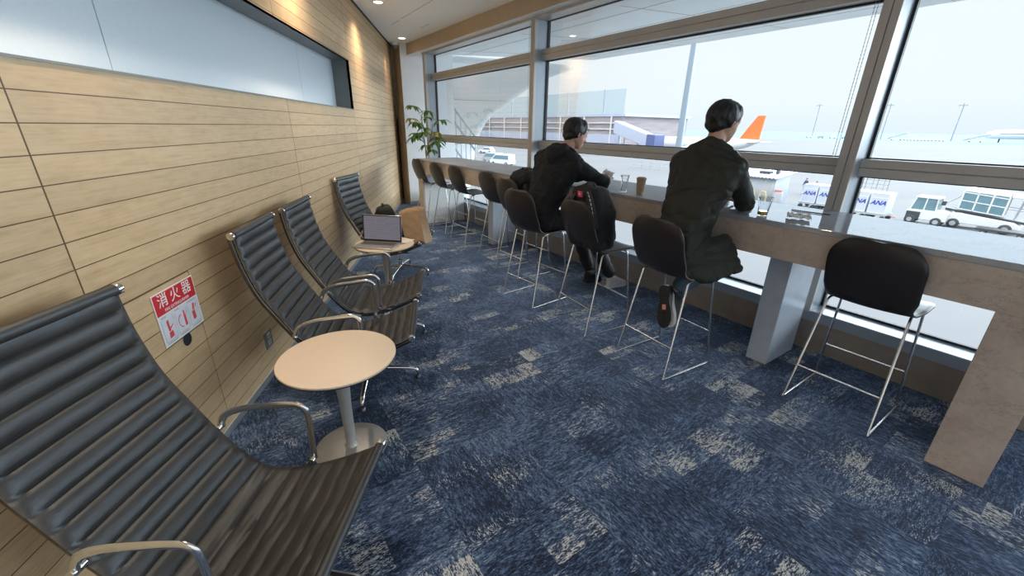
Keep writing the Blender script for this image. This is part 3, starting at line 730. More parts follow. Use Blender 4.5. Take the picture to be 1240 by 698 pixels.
# ================================================================== BAR STOOLS
def bar_stool():
    r = thing('bar_stool', '', 'bar stool')
    prof, L = spline([(-.262, 0, 1.018), (-.258, 0, .94), (-.238, 0, .85), (-.204, 0, .76), (-.168, 0, .692), (-.115, 0, .655), (-.04, 0, .646), (.06, 0, .650), (.16, 0, .652), (.225, 0, .645), (.250, 0, .632)], 64)
    def half(i):
        s_ = L*i/64; e = L-s_
        w = .197
        if .30 < s_ < .46: w = .197-.012*math.sin(PI*(s_-.30)/.16)
        if s_ >= .42: w = min(.208, .192+(s_-.42)*.12)
        if s_ < .13: w = .075+.122*math.sqrt(max(0, 1-(1-s_/.13)**2))
        if e < .09: w = .11+.095*math.sqrt(max(0, 1-(1-e/.09)**2))
        return w
    rows = []; mb = MB()
    for i in range(65):
        t = (prof[min(i+1, 64)]-prof[max(i-1, 0)]).normalized(); n = Vector((-t.z, 0, t.x))
        if n.x < 0 and i < 30: n = -n
        if i >= 30 and n.z < 0: n = -n
        k = .030 if i < 26 else .030*max(.35, 1-(i-26)/14)
        row = []
        for j in range(21):
            q = j/10-1
            row.append(mb.bm.verts.new(prof[i]+n*(k*q*q)+Vector((0, q*half(i), 0))))
        rows.append(row)
    for a, b in zip(rows, rows[1:]):
        for j in range(20): mb.bm.faces.new((a[j], a[j+1], b[j+1], b[j]))
    mb.build('seat_shell', 'shell', r, angle=80, solid=.011, rimmat='shell_edge')
    for y in (-1, 1):
        ps = [(-.030, y*.170, .638), (-.075, y*.174, .637), (-.094, y*.177, .622), (-.214, y*.207, .030), (-.222, y*.210, .010), (-.210, y*.2105, .0065), (.205, y*.2105, .0065), (.222, y*.210, .010), (.218, y*.208, .030), (.150, y*.180, .60), (.142, y*.177, .632), (.120, y*.172, .641)]
        mb = MB(); mb.tube(ps, .0065, 10); mb.build('sled_leg', 'steel', r)
        for x in (-.19, .19):
            mb = MB(); mb.tube([(x-.012, y*.2105, .0045), (x+.012, y*.2105, .0045)], .0042, 8); mb.build('foot_pad', 'black_plastic', r)
    for x, z, w in ((-.1786, .215, .1975), (.192, .245, .196)):
        mb = MB(); mb.tube([(x, -w, z), (x, w, z)], .006, 10); mb.build('stretcher', 'steel', r)
    mb = MB(); mb.tube([(-.030, -.170, .638), (-.030, .170, .638)], .006, 8); mb.tube([(.120, -.172, .641), (.120, .172, .641)], .006, 8); mb.build('seat_bracket', 'steel', r)
    return r
ST = [(6.36, 2.775, 2, 'bar stool at the far left end of the counter below the plant'),
      (5.68, 2.775, 1, 'second bar stool from the plant end of the counter'),
      (5.07, 2.775, 1, 'third bar stool from the plant end of the counter'),
      (4.24, 2.77, -1, 'bar stool in front of the far marble counter leg'),
      (3.54, 2.585, 0, 'bar stool with a black bag on it, left of the seated hoodie wearer'),
      (2.875, 2.25, 5, 'bar stool that the person in the black hoodie sits on'),
      (2.19, 2.31, -6, 'bar stool with an upright black backpack on its seat'),
      (1.495, 2.315, -4, 'bar stool that the person in the olive jacket sits on'),
      (.585, 2.775, 0, 'empty bar stool closest to the camera, tucked under the counter')]
s0 = bar_stool()
for i, (u, v, a, lab) in enumerate(ST):
    s = s0 if i == 0 else copy_tree(s0)
    s.location = wu(u, v, 0); s.rotation_euler = (0, 0, TH+math.radians(a)); s['label'] = lab; s['group'] = 'bar stools along the counter'
# ================================================================== PEOPLE
def V3(*a): return Vector(a)
def hand(mb, wrist, d, up, curl=.5, side=1, s=1.0):
    """palm, four bent fingers of different length and a side thumb; d = pointing direction, up = back of hand"""
    d = Vector(d).normalized(); up = Vector(up); up = (up-d*up.dot(d)).normalized(); lat = d.cross(up)*side   # lat: towards the thumb
    w = Vector(wrist)
    P = lambda a, b, c: w + d*a*s + lat*b*s + up*c*s
    mb.hull([(P(.0, .018, 0), .015*s), (P(.0, -.018, 0), .015*s), (P(.085, .032, .002), .0125*s), (P(.080, -.034, 0), .0115*s), (P(.045, .0, .004), .016*s)])
    for k, (b, l, r) in enumerate(((.032, .072, .0088), (.011, .080, .009), (-.011, .074, .0088), (-.032, .058, .0078))):
        p = P(.084, b, .002); ang = .25*curl+k*.03
        segs = (.44, .32, .26)
        for q, f in enumerate(segs):
            dd = (d*math.cos(ang) - up*math.sin(ang) + lat*(b*.9 if q == 0 else 0)).normalized()
            n = p+dd*l*f*s
            mb.hull([(p, r*s*(1-.07*q)), (n, r*s*(.93-.07*q))]); p = n; ang += curl*.85
    a = P(.018, .030, -.004); b = P(.052, .056, -.014); c = P(.078, .058, -.026)
    mb.hull([(a, .0135*s), (b, .0105*s)]); mb.hull([(b, .0105*s), (c, .0085*s)])
def head(mb, c, yaw=0, tilt=0, s=1.0):
    """skull, jaw, nose, brow, ears around centre c, facing local +X turned by yaw, pitched down by tilt"""
    m = Matrix.Translation(c) @ R4(yaw, 'Z') @ R4(tilt, 'Y') @ Matrix.Scale(s, 4)
    q = lambda x, y, z: m @ Vector((x, y, z))
    mb.hull([(q(-.018, 0, .022), .084*s), (q(.020, 0, .028), .078*s), (q(.010, .012, .0), .068*s), (q(.010, -.012, 0), .068*s)], 3)
    mb.hull([(q(.038, .024, -.03), .042*s), (q(.038, -.024, -.03), .042*s), (q(.050, .014, -.080), .027*s), (q(.050, -.014, -.080), .027*s), (q(.0, .036, -.035), .034*s), (q(.0, -.036, -.035), .034*s)])
    mb.hull([(q(.092, 0, .012), .009*s), (q(.108, 0, -.024), .011*s), (q(.088, .011, -.028), .009*s), (q(.088, -.011, -.028), .009*s)])
    mb.hull([(q(.084, .028, .024), .010*s), (q(.084, -.028, .024), .010*s), (q(.090, 0, .022), .009*s)])
    mb.hull([(q(.082, .015, -.056), .0075*s), (q(.082, -.015, -.056), .0075*s), (q(.088, 0, -.053), .007*s)])
    mb.hull([(q(.080, .014, -.066), .0075*s), (q(.080, -.014, -.066), .0075*s), (q(.086, 0, -.067), .0075*s)])
    for y in (-1, 1):
        mb.hull([(q(-.006, y*.082, .012), .010*s), (q(-.018, y*.088, .018), .010*s), (q(-.012, y*.084, -.022), .008*s)])
    return m
def hair_cap(name, m, parent, s=1.0, length=0):
    mb = MB(); q = lambda x, y, z: m @ Vector((x, y, z))
    mb.hull([(q(-.024, 0, .030), .092*s), (q(.022, 0, .046), .078*s), (q(-.012, .014, .024), .080*s), (q(-.012, -.014, .024), .080*s)], 3)
    mb.hull([(q(-.050, .028, -.018), .044*s), (q(-.050, -.028, -.018), .044*s), (q(-.046, 0, .02), .066*s), (q(-.060, 0, -.048-length), .028*s)])
    inv = m.inverted()
    def d(c):
        l = inv @ c
        a = .005*noise.noise(Vector((l.x*26, l.y*26, l.z*9)))+.0035*noise.noise(Vector((l.x*80, l.y*80, l.z*20)))
        return a - (.016 if l.x > .055 and l.z < .045 else 0)
    return remeshed(name, mb, .0055, 'hair', parent, 2, d)
def folds(amp, f=9, seed=0):
    def d(c):
        return amp*(noise.noise(Vector((c.x*f+seed, c.y*f, c.z*f*.55)))+.5*noise.noise(Vector((c.x*f*2.3, c.y*f*2.3+seed, c.z*f*1.2)))) - amp*.6*max(0, 1-abs(noise.noise(Vector((c.x*f*.9, c.y*f*.9+seed, c.z*f*1.6))))*7)
    return d
def limb(mb, *pr):
    for a, b in zip(pr, pr[1:]): mb.hull([a, b])
def shoe(name, parent, heel, toe, sole_dir, upper, sole_mat, mark=None, s=1.0):
    """heel and toe are points on the sole; sole_dir points away from the foot through the sole"""
    heel, toe, n = Vector(heel), Vector(toe), Vector(sole_dir).normalized()
    d = (toe-heel); L = d.length; d.normalize(); n = (n-d*n.dot(d)).normalized(); w = d.cross(n)
    sh = thing(name, None, None); sh.parent = parent
    P = lambda a, b, c: heel + d*a*L + w*b + n*c
    mb = MB()
    out = [(.0, 0), (.02, .024), (.12, .033), (.35, .030), (.62, .043), (.80, .043), (.93, .030), (1., .004)]
    poly = out + [(a, -b) for a, b in out[::-1]]
    T = [mb.bm.verts.new(P(a, b, -.012)) for a, b in poly]; B = [mb.bm.verts.new(P(a, b*1.03, .014)) for a, b in poly]
    mb.bm.faces.new(T); mb.bm.faces.new(B[::-1])
    for i in range(len(poly)): mb.bm.faces.new((T[i], B[i], B[(i+1) % len(poly)], T[(i+1) % len(poly)]))
    for k in range(9):
        a = .08+k*.1
        if .42 < a < .55 and mark: continue
        for b in (-.020, .004):
            q = [P(a, b, .0145), P(a+.06, b, .0145), P(a+.06, b+.017, .0145), P(a, b+.017, .0145)]; q2 = [p+n*.004 for p in q]
            vs = [mb.bm.verts.new(p) for p in q+q2]
            for f in ((0,1,2,3), (7,6,5,4), (0,4,5,1), (1,5,6,2), (2,6,7,3), (3,7,4,0)): mb.bm.faces.new([vs[i] for i in f])
    mb.build('sole', sole_mat, sh, angle=30)
    if mark:
        mb = MB(); q = [P(.44, -.012, .0150), P(.56, -.012, .0150), P(.56, .012, .0150), P(.44, .012, .0150)]; mb.quad(q); mb.quad([p-n*.001 for p in q][::-1]); mb.build('sole_logo', mark, sh, smooth=False)
    mb = MB()
    mb.hull([(P(.10, 0, -.025), .028), (P(.13, 0, -.075), .034), (P(.36, 0, -.07), .034)])
    mb.hull([(P(.36, 0, -.065), .034), (P(.13, 0, -.02), .030), (P(.72, .008, -.022), .030), (P(.72, -.008, -.022), .030), (P(.90, 0, -.014), .020)])
    remeshed('shoe_upper', mb, .006, upper, sh, 3)
    mb = MB()
    for k in range(4):
        a = .44+k*.07; z = -.098+k*.014
        mb.tube([P(a, -.020, z+.010), P(a+.01, 0, z), P(a, .020, z+.010)], .003, 6)
    mb.build('laces', sole_mat if upper != 'rubber' else 'black_webbing', sh)
    return sh
def seated_person(name, label, base, rot, J, top_mat, leg_mat, shoes, hood=False, coat=False, seed=0):
    p = thing(name, label, 'person', base, rot)
    hc = Vector(J['head']); nk = Vector(J['neck']); ch = Vector(J['chest']); pe = Vector(J['pelvis']); wa = (ch*.45+pe*.55)
    sl, sr = Vector(J['sh_l']), Vector(J['sh_r']); yaw = J.get('yaw', 0); tilt = J.get('tilt', 0)
    mb = MB(); m = head(mb, hc, yaw, tilt)
    hb = m @ Vector((-.015, 0, -.05))
    limb(mb, (hb, .052), (nk, .055)); mb.hull([(nk, .055), (sl, .050), (sr, .050), (ch, .105)])
    mb.hull([(ch+V3(0, .055, 0), .085), (ch-V3(0, .055, 0), .085), (wa, .115), (sl, .045), (sr, .045)])
    mb.hull([(wa, .115), (pe+V3(0, .065, 0), .10), (pe-V3(0, .065, 0), .10)])
    for k in 'lr':
        s_, e, w = Vector(J['sh_'+k]), Vector(J['el_'+k]), Vector(J['wr_'+k])
        limb(mb, (s_, .050), (e, .038), (w, .024))
        hd, hu, cu = J['hand_'+k]; hand(mb, w + Vector(hd).normalized()*.012, hd, hu, cu, 1 if k == 'r' else -1)
        hp, kn, an = Vector(J['hip_'+k]), Vector(J['kn_'+k]), Vector(J['an_'+k])
        limb(mb, (hp, .085), (kn, .055), (an, .036)); mb.hull([(kn, .052), (kn.lerp(an, .3), .050)])
    remeshed('body', mb, .0055, 'skin', p, 3)
    for y in (-1, 1):
        mb = MB(); mb.ball(m @ Vector((.080, y*.031, .008)), .0105, 12); mb.build('eye', 'eye', p)
    hair_cap('hair', m, p, length=J.get('hairlen', 0))
    # top
    mb = MB(); t = .022
    mb.hull([(nk-V3(.012, 0, .004), .074), (sl+V3(0, 0, .012), .074), (sr+V3(0, 0, .012), .074), (ch, .130)])
    mb.hull([(ch+V3(0, .06, 0), .105), (ch-V3(0, .06, 0), .105), (wa+V3(0, .03, 0), .130), (wa-V3(0, .03, 0), .130), (sl, .066), (sr, .066)])
    mb.hull([(wa+V3(0, .03, 0), .130), (wa-V3(0, .03, 0), .130), (pe+V3(-.0, .085, -.0), .118), (pe+V3(-.0, -.085, -.0), .118)])
    for k in 'lr':
        s_, e, w = Vector(J['sh_'+k]), Vector(J['el_'+k]), Vector(J['wr_'+k])
        limb(mb, (s_, .072), (s_.lerp(e, .55), .062), (e, .056), (e.lerp(w, .85), .042))
    if hood:
        h0 = nk+V3(-.062, .012, .012)
        mb.hull([(h0+V3(-.02, .055, -.02), .062), (h0+V3(-.02, -.05, -.02), .058), (h0+V3(-.045, 0, -.055), .06), (h0+V3(.0, .07, .02), .035), (h0+V3(.0, -.07, .02), .035)])
    if coat:
        for q in J['skirt']: mb.hull([(Vector(a), r) for a, r in q])
        mb.hull([(nk+V3(-.030, .035, .012), .028), (nk+V3(-.030, -.035, .012), .028), (nk+V3(-.02, .06, -.03), .03), (nk+V3(-.02, -.06, -.03), .03)])
    remeshed('jacket' if coat else 'hoodie', mb, .009, top_mat, p, 3, folds(.015 if coat else .010, 8 if coat else 10, seed))
    mb = MB()
    mb.hull([(pe+V3(0, .075, -.01), .112), (pe+V3(0, -.075, -.01), .112)])
    for k in 'lr':
        hp, kn, an = Vector(J['hip_'+k]), Vector(J['kn_'+k]), Vector(J['an_'+k])
        limb(mb, (hp, .102), (kn, .074)); limb(mb, (kn, .072), (an.lerp(kn, .06), .060))
    remeshed('trousers', mb, .009, leg_mat, p, 3, folds(.007, 11, seed+4))
    for k, (heel, toe, sd, um, sm, mk) in enumerate(shoes): shoe('shoe', p, heel, toe, sd, um, sm, mk)
    return p
# the person in the olive jacket
J2 = dict(head=(.205, -.01, 1.545), neck=(.160, -.005, 1.405), chest=(.095, 0, 1.16), pelvis=(-.03, 0, .775), yaw=-.15, tilt=.20,
    sh_l=(.125, .185, 1.285), sh_r=(.125, -.185, 1.285), el_l=(.345, .235, 1.083), wr_l=(.535, .085, 1.062), el_r=(.355, -.165, 1.083), wr_r=(.555, -.035, 1.062),
    hand_l=((.8, -.55, -.02), (0, 0, 1), .35), hand_r=((.8, .5, -.02), (0, 0, 1), .35),
    hip_l=(.0, .095, .765), hip_r=(.0, -.095, .765), kn_l=(.385, .115, .705), kn_r=(.39, -.085, .700), an_l=(.165, .060, .440), an_r=(.050, -.010, .525),
    skirt=[[((-.05, -.13, .80), .06), ((.16, -.20, .86), .05), ((.20, -.30, .715), .022), ((.02, -.235, .655), .025), ((-.10, -.16, .68), .03)],
           [((-.05, .13, .80), .06), ((.14, .18, .86), .05), ((.15, .235, .70), .025), ((-.02, .225, .67), .025), ((-.11, .14, .69), .03)],
           [((-.10, -.12, .70), .04), ((-.10, .12, .70), .04), ((-.08, 0, .86), .08)]])
seated_person('person', 'person in a long dark olive jacket and jeans seated with one foot tucked back', wu(1.495, 2.315), TH-math.radians(3), J2, 'jacket', 'jeans',
    [((-.050, .020, .550), (-.075, -.045, .268), (-.88, -.42, -.15), 'rubber', 'black_plastic', 'sole_mark'), ((.105, .095, .455), (.075, .010, .215), (-1, .1, -.1), 'rubber', 'shoe_white', None)], coat=True, seed=3)
# the person in the black hoodie
J1 = dict(head=(.185, -.215, 1.455), neck=(.115, -.175, 1.325), chest=(.055, -.13, 1.11), pelvis=(-.03, -.035, .775), yaw=-.25, tilt=.30,
    sh_l=(.060, .055, 1.235), sh_r=(.110, -.320, 1.220), el_l=(.310, .080, 1.083), wr_l=(.440, -.105, 1.085), el_r=(.350, -.415, 1.083), wr_r=(.500, -.300, 1.090),
    hand_l=((.6, -.55, .22), (-.2, .2, 1), .55), hand_r=((.45, .35, .30), (0, -.4, 1), .55),
    hip_l=(.0, .06, .765), hip_r=(.02, -.125, .765), kn_l=(.405, -.04, .690), kn_r=(.400, -.215, .690), an_l=(.66, -.03, .165), an_r=(.78, -.215, .130))
seated_person('person', 'person in a black hoodie and black trousers hunched over the counter', wu(2.875, 2.25), TH+math.radians(0), J1, 'hoodie', 'trousers',
    [((.735, -.215, .014), (1.005, -.235, .014), (0, 0, -1), 'shoe_white', 'shoe_white', None), ((.61, -.03, .045), (.865, -.015, .014), (0, 0, -1), 'black_fabric', 'black_plastic', None)], hood=True, seed=11)
pw = MB(); pw.grid(lambda a, b: ((a-.5)*.11+.008*noise.noise(Vector((a*4, b*4, 3))), (b-.5)*.085, .018*noise.noise(Vector((a*3, b*3, .4)))+.010*noise.noise(Vector((a*8, b*8, 5)))), 18, 16)
pw = pw.build('paper_wrapper', 'paper', None, angle=25, solid=.001); pw.location = wu(2.60, 2.79, 1.128); pw.rotation_euler = (.35, -.5, TH+.3)
tag(pw, 'white paper wrapper held in the hands of the person in the black hoodie', 'wrapper')
# ================================================================== BAGS ON STOOLS
bp = backpack('backpack', 'tall black backpack with a pink tag upright on a bar stool', wu(2.175, 2.225, .655), TH-math.radians(6)+.05, .36, .20, .47, math.radians(-5))
mb = MB(); ps = spline([(-.105, -.075, .455), (-.125, -.130, .405), (-.125, -.165, .31), (-.110, -.178, .20)], 30)[0]
mb.tube(ps, 1, 8, flat=(.020, .006)); st = mb.build('padded_strap', 'black_webbing', bp)
mb = MB()
for i in range(2, 28, 3): mb.tube([ps[i]+Vector((-.006, 0, .002)), ps[i+1]+Vector((-.006, 0, .002)), ps[i+2]+Vector((-.006, 0, .002))], 1, 6, flat=(.006, .003))
mb.build('reflective_piping', 'white_fabric', st)
mb = MB(); mb.box(-.136, -.126, -.050, -.004, .405, .447); tg = mb.build('tag', 'pink', bp, bevel=.004)
mb = MB(); mb.box(-.137, -.136, -.038, -.016, .422, .428); mb.box(-.137, -.136, -.032, -.022, .432, .438); mb.build('tag_mark', 'white_fabric', tg, smooth=False)
for i, (y, z, l) in enumerate(((-.185, .26, .16), (-.175, .20, .13), (-.165, .12, .08))):
    mb = MB(); mb.tube(spline([(-.01, y, z), (.02, y-.018, z-l*.4), (.03, y-.012, z-l)], 10)[0], 1, 6, flat=(.007, .002)); mb.build('webbing_end', 'black_webbing', bp)
sb = backpack('backpack', 'slumped black rucksack piled on a bar stool beside the hoodie wearer', wu(3.46, 2.56, .660), TH+math.radians(14), .34, .24, .45, math.radians(-4))
mb = MB(); mb.hull([((-.09, .06, .36), .075), ((-.08, -.07, .37), .07), ((.03, -.02, .40), .06), ((-.07, .02, .22), .10), ((.05, .1, .28), .08)])
remeshed('folded_coat', mb, .010, 'black_fabric', sb, 2, folds(.016, 12, 5))
# ================================================================== THINGS ON THE COUNTER
def counter_item(name, label, cat, u, v, z=CT+.0004, rot=0):
    return thing(name, label, cat, wu(u, v, z), TH+rot)
g = counter_item('drinking_cup', 'clear plastic cup with a little yellow drink on the counter', 'cup', 1.215, 2.69)
mb = MB(); mb.lathe([(0, .0), (.027, .0), (.030, .03), (.040, .108), (.0415, .110), (.0385, .108), (.0285, .030), (.0255, .004), (0, .004)], 32); mb.build('cup_wall', 'cup_glass', g)
mb = MB(); mb.lathe([(0, .0045), (.0253, .0045), (.0282, .028), (0, .028)], 32); mb.build('drink', 'juice', g)
mb = MB(); mb.tube([(.0405*math.cos(2*PI*k/32), .0405*math.sin(2*PI*k/32), .110) for k in range(32)], .0015, 6, closed=True); mb.build('rim', 'white', g)
g = counter_item('drinking_cup', 'tall empty clear cup with a narrow waist near the hands of the hoodie wearer', 'cup', 2.325, 2.70)
mb = MB(); mb.lathe([(0, 0), (.030, 0), (.028, .02), (.020, .058), (.022, .066), (.036, .130), (.0375, .132), (.034, .128), (.020, .066), (.018, .058), (.026, .018), (.026, .004), (0, .004)], 32); mb.build('cup_wall', 'cup_glass', g)
mb = MB(); mb.tube([(.0365*math.cos(2*PI*k/32), .0365*math.sin(2*PI*k/32), .1315) for k in range(32)], .0015, 6, closed=True); mb.build('rim', 'white', g)
g = counter_item('paper_cup', 'tall tan paper cup with a dark lid between the two people', 'cup', 2.160, 2.70)
mb = MB(); mb.lathe([(0, 0), (.027, 0), (.036, .118), (.0375, .120), (0, .120)], 32); mb.build('cup_wall', 'kraft', g)
mb = MB(); mb.lathe([(.0385, .118), (.039, .124), (.034, .128), (.030, .134), (0, .134)], 32); mb.build('lid', 'kraft_dark', g)
mb = MB(); mb.lathe([(.0295, .028), (.0305, .028), (.0352, .088), (.0342, .088)], 32); mb.build('sleeve', 'kraft_dark', g)
g = MB(); g.grid(lambda a, b: ((a-.5)*.14, (b-.5)*.12, .012+.022*abs(noise.noise(Vector((a*5, b*5, .3))))+.012*abs(noise.noise(Vector((a*11, b*11, 4))))), 26, 24)
g = g.build('crumpled_wrapper', 'paper', None, angle=20, solid=.001, loc=wu(1.05, 2.78, CT), rotz=TH+.4); tag(g, 'crumpled white wrapper lying on the counter beside the window mullion', 'wrapper')
g = counter_item('drinking_straw', 'thin dark straw lying on the counter against the window mullion', 'straw', 1.10, 3.06, CT+.0045, .15)
mb = MB(); mb.tube([(0, -.11, 0), (0, .07, 0)], .0035, 8); mb.build('long_section', 'gunmetal', g)
mb = MB(); mb.tube([(0, .07, 0), (.002, .078, 0), (.012, .105, 0)], .0034, 8); mb.build('bent_section', 'gunmetal', g)
# bead chains of the roller blinds
def chain(u, v, z0, z1, lab):
    r = thing('blind_chain', lab, 'blind chain', wu(u, v, 0), TH, 'blind chains')
    for y in (-.008, .008):
        mb = MB(); mb.tube([(0, y, z0), (0, y, z1)], .0011, 6)
        k = int((z1-z0)/.022)
        for i in range(k): mb.ball((0, y, z0+(i+.5)*.022), .0030, 6)
        mb.build('chain_strand', 'sign_grey', r)
    mb = MB(); mb.tube([(0, -.008, z0), (0, -.005, z0-.006), (0, .005, z0-.006), (0, .008, z0)], .0016, 6); mb.build('chain_loop', 'sign_grey', r)
chain(1.165, 3.37, 1.36, 2.685, 'bead chain of a roller blind beside the right mullion')
chain(4.60, 3.37, 1.36, 2.685, 'bead chain of a roller blind beside the far mullion')
# ================================================================== PLANT
plant = thing('potted_plant', 'green money tree in a pot at the far end of the counter', 'plant', wu(6.86, 2.93), TH)
mb = MB(); mb.lathe([(0, 0), (.11, 0), (.15, .28), (.155, .30), (.14, .30), (.138, .27), (0, .27)], 36); mb.build('pot', 'pot', plant)
mb = MB(); mb.lathe([(0, .272), (.137, .272), (.137, .268), (0, .268)], 28); mb.build('soil', 'soil', plant)
rng = random.Random(21)
stems = [[(0, 0, .26), (.01, .02, .7), (.0, .03, 1.1), (.02, .10, 1.42), (.0, .14, 1.66)], [(.03, -.02, .26), (-.01, 0, .7), (.01, .0, 1.1), (.06, -.10, 1.35), (.05, -.2, 1.52)], [(-.02, .02, .26), (.01, -.01, .7), (.0, .015, 1.1), (-.04, .04, 1.45), (-.02, .02, 1.72)]]
mb = MB()
for s_ in stems: mb.tube(spline(s_, 20)[0], [.013-.0004*i for i in range(21)], 8)
mb.build('stems', 'bark', plant)
tips = []
for s_ in stems:
    sp_ = spline(s_, 20)[0]
    for i in (12, 14, 15, 17, 18, 20): tips.append(sp_[i])
def leaflet(mb, base, d, L, W, droop):
    d = d.normalized(); side = d.cross(Vector((0, 0, 1)));
    if side.length < .1: side = Vector((1, 0, 0))
    side.normalize(); prev = None; p = Vector(base); n = 7
    for i in range(n+1):
        t = i/n; w = W*math.sin(PI*min(1, .06+t*.94))**.8*(1 if t < .5 else 1-.2*(t-.5))
        if i == n: w = .001
        dd = (d - Vector((0, 0, 1))*droop*t*1.6).normalized(); up = side.cross(dd)
        row = [mb.bm.verts.new(p - side*w + up*w*.25), mb.bm.verts.new(p), mb.bm.verts.new(p + side*w + up*w*.25)]
        if prev:
            for j in (0, 1): mb.bm.faces.new((prev[j], prev[j+1], row[j+1], row[j]))
        prev = row; p = p+dd*L/n
for k, tp in enumerate(tips):
    a0_ = rng.uniform(0, 2*PI); ln = rng.uniform(.10, .20)
    pd = Vector((math.cos(a0_), math.sin(a0_), .45)).normalized(); end = tp+pd*ln
    mb = MB(); mb.tube([tp, tp.lerp(end, .5)+Vector((0, 0, .012)), end], .0028, 6)
    nl = rng.choice((5, 6, 7))
    for j in range(nl):
        a = a0_+(j/nl)*2*PI+rng.uniform(-.2, .2)
        leaflet(mb, end, Vector((math.cos(a), math.sin(a), rng.uniform(-.25, .25))), rng.uniform(.13, .21), rng.uniform(.024, .034), rng.uniform(.6, 1.25))
    mb.build('leaf_cluster', 'leaf_yellow' if k in (4, 9) else 'leaf', plant, angle=60, solid=.0012)
# ================================================================== OUTSIDE: building
GZ = -5.0
mb = MB(); mb.quad([wu(-900, 3.7, GZ), wu(1500, 3.7, GZ), wu(1500, 420, GZ), wu(-900, 420, GZ)]); struct(mb.build('ground', 'apron', smooth=False))
mb = MB(); mb.quad([wu(-6000, 420, GZ-.5), wu(9000, 420, GZ-.5), wu(9000, 9000, GZ-.5), wu(-6000, 9000, GZ-.5)]); struct(mb.build('sea', 'sea', smooth=False))
mb = MB(); mb.box(3.56, 3.75, -3, 8, GZ, .2); struct(wframe(mb.build('wall_outside', 'white_ext', smooth=False)))
mb = MB(); mb.box(3.56, 3.70, -3, 8, 2.67, 2.95); struct(wframe(mb.build('trim_14', 'white_ext', smooth=False)))
# overhanging eave and the shell it runs into
mb = MB(); mb.prism([(3.6, 2.80), (8.3, 3.10), (8.45, 3.22), (8.3, 3.6), (3.6, 3.6)], 'y', -12, 8.6)
eave = struct(wframe(mb.build('roof_eave', 'soffit', smooth=False)))
mb = MB()
for v in (4.6, 5.6, 6.6, 7.6):
    z = 2.80+(v-3.6)*.3/4.7; mb.box(v, v+.012, -12, 8.6, z-.003, z+.004)
for u in range(-12, 9, 2): mb.prism([(3.65, 2.7995), (8.25, 3.0935), (8.25, 3.099), (3.65, 2.805)], 'y', u+.0, u+.012)
struct(wframe(mb.build('trim_15', 'sign_grey', smooth=False)))
shell = [(8.6, 2.87), (9.3, 2.80), (10.2, 2.62), (11.25, 2.26), (11.95, 2.04), (12.5, 1.82), (13.0, 1.45), (13.35, 1.05), (13.6, .4), (13.8, -.8), (14.0, -2.5), (14.1, -5)]
sp_, _ = spline([(u, 0, z) for u, z in shell], 60)
mb = MB()
def shp(a, b):
    p = sp_[min(60, int(round(a*60)))]; k = max(0, (a-.45)/.55)
    return (3.7+(7.6-3.7)*b - (0 if a < .5 else (a-.5)*.9*b) , p.x + (0 if a < .3 else 0), p.z - (1-b)*.10*(1-k))
mb.grid(shp, 60, 16)
struct(wframe(mb.build('roof_shell', 'soffit', solid=.12, angle=60)))
mb = MB()
for q in (14, 24, 36):
    p = sp_[q]; mb.tube([(3.8, p.x-.09, p.z-.16), (5.5, p.x-.09, p.z-.12), (7.3, p.x-.09, p.z-.09)], .012, 6)
struct(wframe(mb.build('trim_16', 'sign_grey')))
# outdoor stair rail by the shell foot
rl = thing('stair_railing', 'pale metal stair railing sloping down outside the far window', 'railing', (0, 0, 0), TH)
ra = lambda t: Vector((4.55, 9.35-1.35*0+t*.0, 2.12))  # unused anchor
A0, A1 = Vector((4.9, 10.1, 2.15)), Vector((5.4, 9.55, 1.25))
for k, off in enumerate((0, -.32, -.95)):
    mb = MB(); mb.tube([A0+Vector((0, 0, off)), A1+Vector((0, 0, off))], .025 if k != 1 else .03, 8); mb.build('handrail', 'light_frame', rl)
for k in range(7):
    p = A0.lerp(A1, k/6); mb = MB(); mb.tube([p, p+Vector((0, 0, -1.25))], .014, 6); mb.build('baluster', 'grey_ext', rl)
mb = MB(); mb.tube([Vector((4.9, 10.1, 1.05)), Vector((5.6, 9.5, 1.22))], .03, 8); mb.build('lower_rail', 'light_frame', rl)
# ================================================================== OUTSIDE: pier and bridge
pier = thing('terminal_pier', 'long terminal pier with brown and pale bands across the apron', 'building', (0, 0, 0), TH)
mb = MB(); mb.box(103, 135, 92, 330, GZ, 5.0); mb.build('facade', 'pier', pier, smooth=False)
mb = MB(); mb.box(102.7, 135.5, 91, 331, 5.0, 5.7); mb.build('roof_edge', 'pier_pale', pier, smooth=False)
mb = MB(); mb.box(102.4, 103, 92, 330, -3.6, -.2); mb.build('pale_band', 'pier_pale', pier, smooth=False)
mb = MB(); mb.box(102.6, 103, 92, 330, GZ, -4.0); mb.build('base_band', 'grey_ext', pier, smooth=False)
mb = MB()
for z in (1.2, 3.0): mb.box(102.5, 103, 92, 330, z, z+.25)
mb.build('rail_band', 'white_ext', pier, smooth=False)
for k in range(20):
    u = 96+k*12; mb = MB(); mb.box(102.3, 102.6, u, u+.35, -4, 5.0); mb.build('mullion', 'white_ext', pier, smooth=False)
mb = MB(); mb.box(103, 103.2, 92, 330, 5.7, 12.5); mb.build('glass_screen', 'rail_glass', pier, smooth=False)
for k in range(14):
    u = 100+k*17; mb = MB(); mb.box(102.8, 103.3, u, u+.5, 5.7, 12.7); mb.build('screen_post', 'grey_ext', pier, smooth=False)
jb = thing('boarding_bridge', 'sloping blue grey boarding bridge at the end of the pier', 'boarding bridge', (0, 0, 0), TH)
mb = MB()
P0, P1 = Vector((99.5, 90.5, 1.9)), Vector((99, 77.5, -1.6))
mb.hull([(P0+Vector((a, 0, b)), .2) for a in (-1.5, 1.5) for b in (-1.5, 1.5)] + [(P1+Vector((a, 0, b)), .2) for a in (-1.5, 1.5) for b in (-1.4, 1.4)], 1); mb.build('tunnel', 'pier_pale', jb, angle=30)
